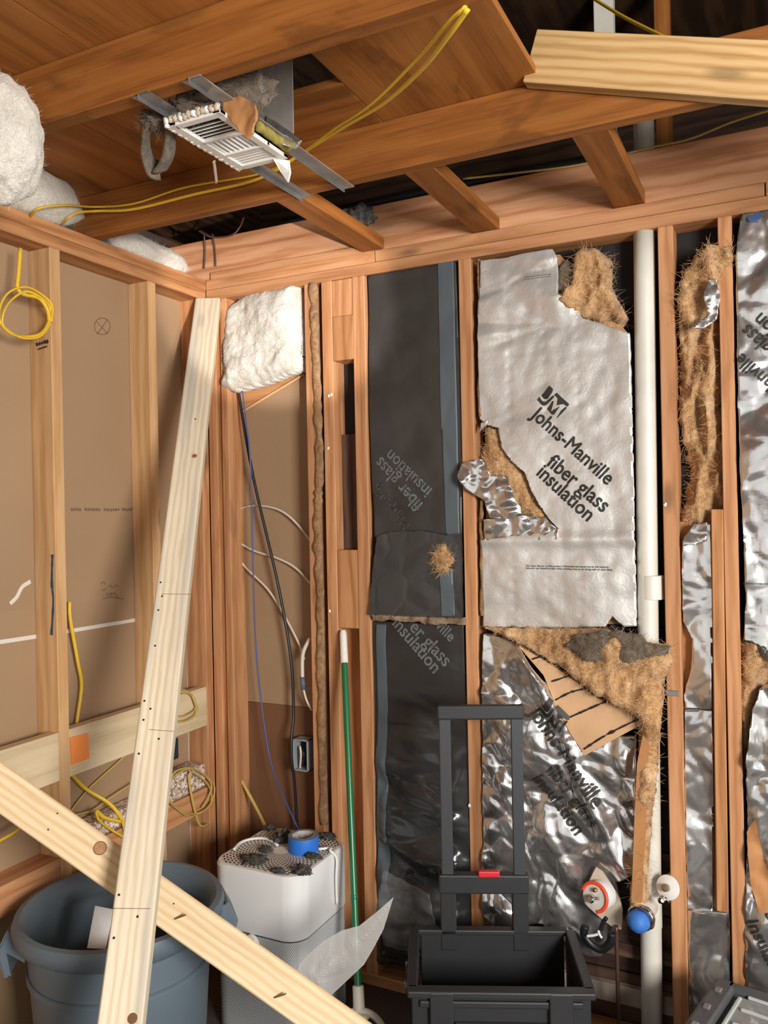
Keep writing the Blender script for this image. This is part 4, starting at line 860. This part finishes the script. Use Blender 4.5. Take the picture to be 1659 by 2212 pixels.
# planks
LPt, LPb = dp(450, 652, 3.04), dp(263, 2212, 1.66)
d_ = (LPb-LPt); foot = LPt+d_*(LPt.z/(LPt.z-LPb.z))
ldir = (foot-LPt).normalized(); wdir = (_R0*.998+FWD*.05)
tag(board('leaning_plank', LPt, foot, wdir, .089, .038, W_GREY, None, .003), 'long pale pine plank leaning upright into the corner', 'plank')
DGa, DGb = dp(0, 1700, 1.95), dp(722, 2212, 1.88)
dd = DGb-DGa; da = DGa-dd*((DGa.x+.055)/dd.x); db = DGa+dd*(DGa.z/(DGa.z-DGb.z))
nrm = dd.cross(UPZ).normalized(); nrm = nrm if nrm.dot(FWD) < 0 else -nrm
ny = nrm*.78+UPZ*.55
ny = (ny-dd.normalized()*ny.dot(dd.normalized())).normalized(); wd_ = dd.normalized().cross(ny)
tag(board('brace_plank', da, db, wd_, .089, .038, W_NEW, None, .003), 'pale pine plank slanting across behind the leaning plank', 'plank')
LP = bpy.data.objects['leaning_plank']; BP = bpy.data.objects['brace_plank']
def on_plank(o, uv):   # where a sight line meets the plank's broad face
    mw = BASE[o.name]; zc = mw.col[2].to_3d(); c = mw.translation; sg = 1 if zc.dot(CAM-c) > 0 else -1; pc_ = c+zc*(.019*sg); d = ray(*uv)
    return CAM+d*((pc_-CAM).dot(zc)/d.dot(zc)), zc*sg
def disc(o, uv, r, mat, name, h=.0006):
    p, n_ = on_plank(o, uv); lathe(name, [(0, 0), (r, 0), (r, h*.5), (0, h)], mat, o, axis_at(p, n_), 14)
for uv in ((335, 1395), (347, 1258), (350, 1288), (342, 1318), (312, 1514), (325, 1531), (310, 1555), (343, 1596), (300, 1628), (257, 1933), (297, 1980), (246, 2026), (422, 905)): disc(LP, uv, .0028, GAP, 'nail_hole')
KN = plain('knot_wood', srgb(176, 132, 88), .7, var=.3, scale=60); KND = plain('knot_ring', srgb(110, 76, 50), .7)
disc(BP, (216, 1832), .0155, KND, 'knot', .0006); disc(BP, (216, 1832), .0135, KN, 'knot', .0010); disc(LP, (286, 2200), .010, KND, 'knot'); disc(LP, (420, 985), .009, KN, 'knot'); disc(LP, (420, 985), .0035, KND, 'knot', .001)
for uv in ((124, 1757), (104, 1792), (375, 1952)): disc(BP, uv, .002, GAP, 'nail_hole')
BRS = plain('brass_screw', srgb(150, 128, 78), .35, .8)
for uv in ((377, 1985), (592, 2155)):
    p, n_ = on_plank(BP, uv); tube('screw', [p, p+n_*.004+_R0*.012+UPZ*.004, p+n_*.008+_R0*.026+UPZ*.009], .002, BRS, BP)
for p_a, p_b in (((322, 1576), (376, 1580)), ((238, 1962), (325, 1963)), ((349, 1283), (412, 1284))):
    a_, n_ = on_plank(LP, p_a); b_, _ = on_plank(LP, p_b); tube('pencil_line', [a_+n_*.0002, b_+n_*.0002], .0006, INKP, LP)
# trash can
ct = lv(262, 1948, .577); ct = Vector((ct.x, ct.y, 0))
TC = thing('trash_can', 'round slate-blue plastic trash can behind the crossed planks', 'trash can', ct)
mw = Matrix.Translation(ct)
lathe('can_body', [(.0, 0), (.195, 0), (.2, .008), (.232, .50), (.232, .535), (.225, .535), (.222, .5), (.19, .02), (.0, .02)], CANM, TC, mw, 64)
lathe('can_rim', [(.222, .52), (.236, .515), (.262, .535), (.268, .56), (.262, .577), (.248, .58), (.238, .572), (.226, .545)], CANM, TC, mw, 64, closed=True)
lathe('can_band', [(.2295, .425), (.2345, .428), (.2345, .436), (.2295, .439)], CANM, TC, mw, 64, closed=True)
for s, an in ((-1, YAW+math.radians(8)), (1, YAW+math.radians(20))):
    ex = Vector((math.cos(an), math.sin(an), 0))*s; ey = Vector((-ex.y, ex.x, 0))
    for k_ in (-1, 1):
        prism('handle', [ct+ex*r_+ey*(k_*.055)+UPZ*z_ for r_, z_ in ((.22, .545), (.268, .55), (.292, .50), (.278, .445), (.262, .44), (.272, .50), (.228, .47))], ey*(.008*k_), CANM, TC)
    prism('handle', [ct+ex*r_-ey*.058+UPZ*z_ for r_, z_ in ((.264, .55), (.272, .552), (.298, .50), (.28, .435), (.270, .435), (.286, .50))], ey*.116, CANM, TC)
pp = prism('paper_sheet', [dp(205, 1958, 2.13), dp(244, 1966, 2.13), dp(228, 2050, 2.05), dp(188, 2048, 2.05)], (0, .002, .001), PAPER); tag(pp, 'white paper sheet tucked inside the trash can', 'paper')
# air purifier
pc = Vector((.455, -.252, 0)); AP = thing('air_purifier', 'white square air purifier with perforated top, dusty', 'air purifier', pc)
def rsq(h, r=.062, n=8):
    return [(sx_*(h-r)+r*math.cos(a0+math.pi/2*k_/n), sy_*(h-r)+r*math.sin(a0+math.pi/2*k_/n)) for sx_, sy_, a0 in ((1, 1, 0), (-1, 1, math.pi/2), (-1, -1, math.pi), (1, -1, 1.5*math.pi)) for k_ in range(n+1)]
def rounded(name, stack, mat, cap=True):
    bm = bmesh.new(); R = []
    for h, z_ in stack: R.append([bm.verts.new((x_, y_, z_)) for x_, y_ in rsq(h)])
    m_ = len(R[0])
    for a, b in zip(R, R[1:]):
        for k_ in range(m_): bm.faces.new((a[k_], a[(k_+1) % m_], b[(k_+1) % m_], b[k_]))
    if cap: bm.faces.new(R[0][::-1]); bm.faces.new(R[-1])
    o = mobj(name, bm, mat, AP, Matrix.Translation(pc)); o.data.polygons.foreach_set('use_smooth', [len(p.vertices) == 4 for p in o.data.polygons]); o.modifiers.new('e', 'EDGE_SPLIT').split_angle = math.radians(35); return o
rounded('filter_base', [(.158, 0), (.160, .01), (.160, .318), (.158, .322)], MESHF)
rounded('seam', [(.157, .320), (.157, .330)], GAP)
rounded('upper_body', [(.162, .328), (.163, .332), (.163, .512), (.159, .519), (.152, .5205)], WPLAS)
bm = bmesh.new(); bm.faces.new([bm.verts.new((x_, y_, 0)) for x_, y_ in rsq(.149, .056)])
mobj('perforated_top', bm, PERF, AP, Matrix.Translation(pc+Vector((0, 0, .5212))))
kc = bk(545, 2036, pc.y-.163)
lathe('control_knob', [(.0, 0), (.026, 0), (.0255, .006), (.022, .010), (0, .011)], WPLAS, AP, axis_at(kc, (0, -1, 0)), 32)
zt = .524
tube('power_cord', [lv(u_, v_, zt+.004) for u_, v_ in [(600, 1826), (575, 1812), (545, 1812), (520, 1820), (505, 1835)]], .0045, WPLAS, AP, n=6)
tube('power_cord', [lv(688, 1834, zt+.004), lv(715, 1832, zt+.004), pc+Vector((.155, .04, zt+.006)), pc+Vector((.172, .05, zt-.02)), pc+Vector((.172, .045, .44)), pc+Vector((.170, .05, .36))], .0045, WPLAS, AP)
def clump(uv, rad, seed, label):
    p = lv(uv[0], uv[1], zt); o = blob('dust_clump', p, rad, DUST, None, seed=seed, amp=.6, freq=2.6, squash=-.003, mw=Matrix.Translation(p+Vector((0, 0, .003)))); tag(o, label, 'debris', 'dust clumps on the purifier')
clump((548, 1858), (.042, .028, .010), 1, 'largest greenish-grey dust clump on the purifier top'); clump((575, 1838), (.02, .016, .012), 2, 'small dust clump joining the greenish one on the purifier')
clump((612, 1812), (.024, .042, .022), 3, 'tall dark dust heap behind the blue tape roll'); clump((708, 1808), (.026, .02, .010), 4, 'flat dark dust clump at the purifier back edge beside the tape')
clump((602, 1884), (.022, .012, .009), 5, 'twiggy dust clump at the purifier front edge'); clump((652, 1884), (.028, .02, .016), 6, 'grey dust clump hanging over the purifier front corner')
clump((676, 1852), (.026, .012, .008), 7, 'thin dust flake in front of the blue tape roll'); clump((582, 1790), (.018, .016, .01), 8, 'little dust bit at the purifier back corner')
TR = thing('tape_roll', 'roll of blue masking tape on the air purifier', 'tape roll', lv(657, 1838, zt))
bp = lv(656, 1836, .5212); mw = Matrix.Translation(bp)
lathe('tape', [(.038, 0), (.0485, 0), (.049, .002), (.049, .046), (.0485, .048), (.038, .048)], BLUET, TR, mw, 48, closed=True)
lathe('tape_edge', [(.0378, .0482), (.0484, .0482), (.0484, .0488), (.0378, .0488)], plain('tape_side', srgb(112, 116, 122), .6), TR, mw, 48, closed=True)
lathe('cardboard_core', [(.0345, 0), (.0379, 0), (.0379, .049), (.0345, .049)], plain('core_print', srgb(196, 192, 186), .6, var=.6, scale=60), TR, mw, 48, closed=True)

# ================================================================== MOP, BAG, CART, ORGANISER
MP = thing('mop', 'mop with green pole and white grip leaning on the studs', 'mop', lv(777, 2195, .1)-Vector((0, 0, .1)))
ma, mb = bk(741, 1362, -.010), lv(776, 2190, .12); md = (mb-ma).normalized(); mm = axis_at(ma, md); L_ = (mb-ma).length
gl = (bk(745, 1432, -.03)-ma).length
lathe('pole', [(.0105, gl-.01), (.0105, L_-.05), (.0, L_-.05)], GREEN, MP, mm, 20)
lathe('pole_joint', [(.0112, L_*.72), (.0118, L_*.722), (.0118, L_*.728), (.0112, L_*.73)], GREEN, MP, mm, 20)
lathe('grip', [(.0, -.002), (.009, .0), (.0125, .012), (.0125, gl*.5), (.0132, gl), (.0105, gl+.002)], plain('white_grip', srgb(226, 222, 212), .6, bump=(.4, .003), scale=90), MP, mm, 20)
lathe('socket', [(.0105, L_-.075), (.0165, L_-.073), (.0175, L_-.01), (.0, L_-.008)], plain('ivory_plastic', srgb(208, 200, 184), .45), MP, mm, 20)
tube('mop_frame', [mb+_R0*(.075*math.cos(math.radians(a)))+md*(.07-.078*math.sin(math.radians(a))) for a in range(-20, 201, 20)], .010, MATS['ivory_plastic'], MP, n=4); bx('frame_bridge', mb-Vector((.03, .012, .012)), mb+Vector((.03, .012, .004)), MATS['ivory_plastic'], MP, .004, 2)
blob('mop_strings', mb-Vector((0, 0, .085)), (.10, .06, .034), GRYF, MP, seed=31, amp=.4)
# plastic bag
bagp = [(p.x, p.z) for p in (dp(u_, v_, 2.13) for u_, v_ in [(850, 1938), (816, 1968), (776, 2000), (738, 2010), (700, 2032), (668, 2060), (648, 2082), (640, 2104), (655, 2126), (676, 2150), (704, 2180), (718, 2148), (752, 2116), (786, 2084), (806, 2050), (828, 2008)])]
bd = edge_dist(bagp); bc = dp(740, 2060, 2.13)
def bag3(sgn):
    def f(x, z, h): return Vector((x, bc.y+(x-bc.x)*math.tan(YAW)-sgn*h, z))
    return f
BG = thing('plastic_bag', 'clear crumpled plastic bag caught behind the mop pole', 'bag', (bc.x, bc.y, bc.z-.1))
for sg in (1, -1):
    fb = crumple(.022, 8, 13*sg, .4); sheet('bag_film', bagp, 0, Relief(lambda x, z: min(1, bd(x, z)/.05)*(.018+fb(x, z)), .007), FILM, BG, depth=0, smooth=False, to3=bag3(sg))
# rolling tool box
A = lv(880, 2135, .38); B = lv(1285, 2140, .38); ex = (B-A).normalized(); ey = Vector((-ex.y, ex.x, 0)); rz = math.atan2(ex.y, ex.x); wbx = (B-A).length
o0 = A+ex*(wbx/2)+ey*.155; o0.z = 0
CT = thing('rolling_toolbox', 'open black rolling tool box with telescoping handle', 'tool box', o0)
def cb(name, c, s, m, bev=.004, par=None): return rot_box(name, o0+ex*c[0]+ey*c[1]+UPZ*c[2], s, rz, m, par or CT, bev)
hw = wbx/2
cb('box_floor', (0, 0, .05), (wbx-.02, .30, .02), BLKP)
cb('front_wall', (0, -.15, .205), (wbx-.02, .014, .33), BLKP); cb('back_wall', (0, .15, .205), (wbx-.06, .014, .33), BLKP)
for s in (-1, 1):
    cb('side_wall', (s*(hw-.018), 0, .205), (.014, .30, .33), BLKP); cb('wheel', (s*(hw-.03), .13, .05), (.04, .10, .10), BLK, .03)
    cb('latch', (s*(hw+.004), .03, .30), (.014, .05, .06), BLKP); cb('hinge_pin', (s*(hw+.008), -.05, .33), (.008, .012, .014), STEEL, .002)
    cb('hinge_pin', (s*(hw+.008), .05, .33), (.008, .012, .014), STEEL, .002)
cb('front_rim', (0, -.155, .372), (wbx, .034, .018), BLKP); cb('back_rim', (0, .155, .372), (wbx-.03, .03, .016), BLKP)
for s in (-1, 1): cb('side_rim', (s*(hw-.012), 0, .372), (.028, .30, .018), BLKP)
cb('front_panel', (0, -.162, .27), (wbx*.5, .012, .06), BLKP); cb('front_ledge', (0, -.160, .345), (wbx-.06, .012, .018), BLKP)
for s in (-1, 1): cb('front_clasp', (s*.15, -.166, .335), (.06, .014, .09), BLKP)
hb = lv(1046, 2000, .38); hx = (hb-o0).dot(ex); hy = .155
hA_, hB_ = -.104, .104
for s in (hA_, hB_):
    cb('handle_bar', (hx+s, hy, .755), (.034, .018, .53), GREYBAR, .003); cb('handle_sleeve', (hx+s, hy, .42), (.046, .03, .20), BLKP, .004)
cb('handle_grip', (hx, hy, 1.008), (.252, .026, .042), BLKP, .006)
hc = cb('handle_crossbar', (hx, hy, .512), (.26, .034, .055), BLKP, .005); cb('release_button', (hx+.015, hy-.012, .544), (.062, .02, .018), REDP, .004, hc)
# organiser case
OC = thing('organizer_case', 'grey parts organizer case with clear compartment lid', 'organizer', lv(1640, 2180, .0)*1.0)
c0 = lv(1548, 2108, .35); c1 = lv(1440, 2262, .35); e1 = (c1-c0).normalized(); e2 = Vector((-e1.y, e1.x, 0)); e2 = e2 if e2.x > 0 else -e2
# e1 runs toward the camera, e2 to the right
LEN, WID = .36, .46; cc = c0+e1*(LEN/2)+e2*(WID/2); rzc = math.atan2(e2.y, e2.x)
def ob(name, a, b, z_, s, m, bev=.004): return rot_box(name, Vector((c0.x, c0.y, 0))+e1*a+e2*b+UPZ*z_, (s[1], s[0], s[2]), rzc, m, OC, bev)
DG = plain('charcoal_plastic', srgb(72, 74, 76), .5)
ob('case_body', LEN/2, WID/2, .155, (LEN, WID, .31), DG, .018)
ob('lid_frame', LEN/2, .028, .335, (LEN, .056, .034), DG, .01); ob('lid_frame', .018, WID/2, .335, (.036, WID-.06, .034), DG, .01)
for a in (.07, .16, .25): ob('hinge_cap', a, .026, .354, (.02, .016, .008), STEEL, .002)
ob('front_latch', .018, .20, .353, (.03, .075, .014), WPLAS, .003)
ob('clear_lid', LEN/2+.02, WID/2+.035, .338, (LEN-.05, WID-.08, .006), LIDM, .002)
RIDGE = plain('lid_ridge', srgb(178, 184, 182), .25)
for a in (.042, .105, .175, .245, .315): ob('lid_ridge', a, WID/2+.02, .344, (.009, WID-.14, .008), RIDGE, .003)
ob('lid_ridge', LEN/2+.02, .075, .344, (LEN-.07, .010, .008), RIDGE, .003)
for a in (.075, .14, .21, .28): ob('compartment', a, WID/2+.02, .318, (.055, WID-.15, .012), plain('brown_parts', srgb(96, 82, 74), .7, var=.5, scale=50) if a < .1 else MATS['brown_parts'], .004)
lathe('round_boss', [(.0, 0), (.05, 0), (.05, .010), (.044, .014), (0, .014)], plain('green_grey_plastic', srgb(84, 98, 100), .5, var=.3, scale=30), OC, Matrix.Translation(Vector((c0.x, c0.y, .345))+e1*.20+e2*.25), 32)

# ================================================================== LOOSE FIBRES ON THE TORN INSULATION
def fuzz(o, n, L, mat, seed=0, rad=.0006):
    rnd = random.Random(seed); me = o.data; mw = BASE[o.name]; P = me.polygons; bm = bmesh.new()
    par = o.parent if o.parent is not None else o
    for _ in range(n):
        p = P[rnd.randrange(len(P))]; c = mw @ p.center; nr = (mw.to_3x3() @ p.normal).normalized()
        if nr.dot(CAM-c) < 0 and o.name[:5] != 'white': nr = -nr
        d = (nr*.5+Vector((rnd.uniform(-1, 1), rnd.uniform(-1, 1), rnd.uniform(-1, 1)))).normalized(); l = L*rnd.uniform(.4, 1.3)
        side = d.orthogonal().normalized(); side.rotate(Matrix.Rotation(rnd.uniform(0, 6.28), 3, d)); q = c-nr*.002; prev = None; curl = rnd.uniform(-1.2, 1.2)
        for k in range(5):
            t = k/4; pos = q+d*(l*t)+side*(curl*l*t*t*.6); r_ = rad*(1-.6*t); b2 = d.cross(side)
            ring = [bm.verts.new(pos+side*(math.cos(a)*r_)+b2*(math.sin(a)*r_)) for a in (0, 2.09, 4.19)]
            if prev:
                for i in range(3): bm.faces.new((prev[i], prev[(i+1) % 3], ring[(i+1) % 3], ring[i]))
            prev = ring
    f = mobj('loose_fibres', bm, mat, par, smooth=True); f['kind'] = 'stuff'
TANS = plain('tan_strand', srgb(220, 182, 132), .8); WHTS = plain('white_strand', srgb(232, 228, 220), .8); GRYS = plain('grey_strand', srgb(128, 112, 92), .8)
for i_, o in enumerate(list(bpy.data.objects)):
    if o.type != 'MESH' or not o.data.materials: continue
    m_ = o.data.materials[0]; nm = o.name.split('.')[0]
    if m_ is TAN and nm in ('exposed_fiberglass', 'fiberglass_tuft', 'fiberglass_flap', 'fiberglass_batt'): fuzz(o, 1500 if nm in ('fiberglass_flap', 'fiberglass_batt') else 600, .03, TANS, i_)
    elif m_ is WHT: fuzz(o, 900, .013, WHTS, i_, .0003)
    elif m_ is GRYF and nm in ('dirty_insulation', 'dirty_fiberglass_top'): fuzz(o, 500, .025, GRYS, i_)
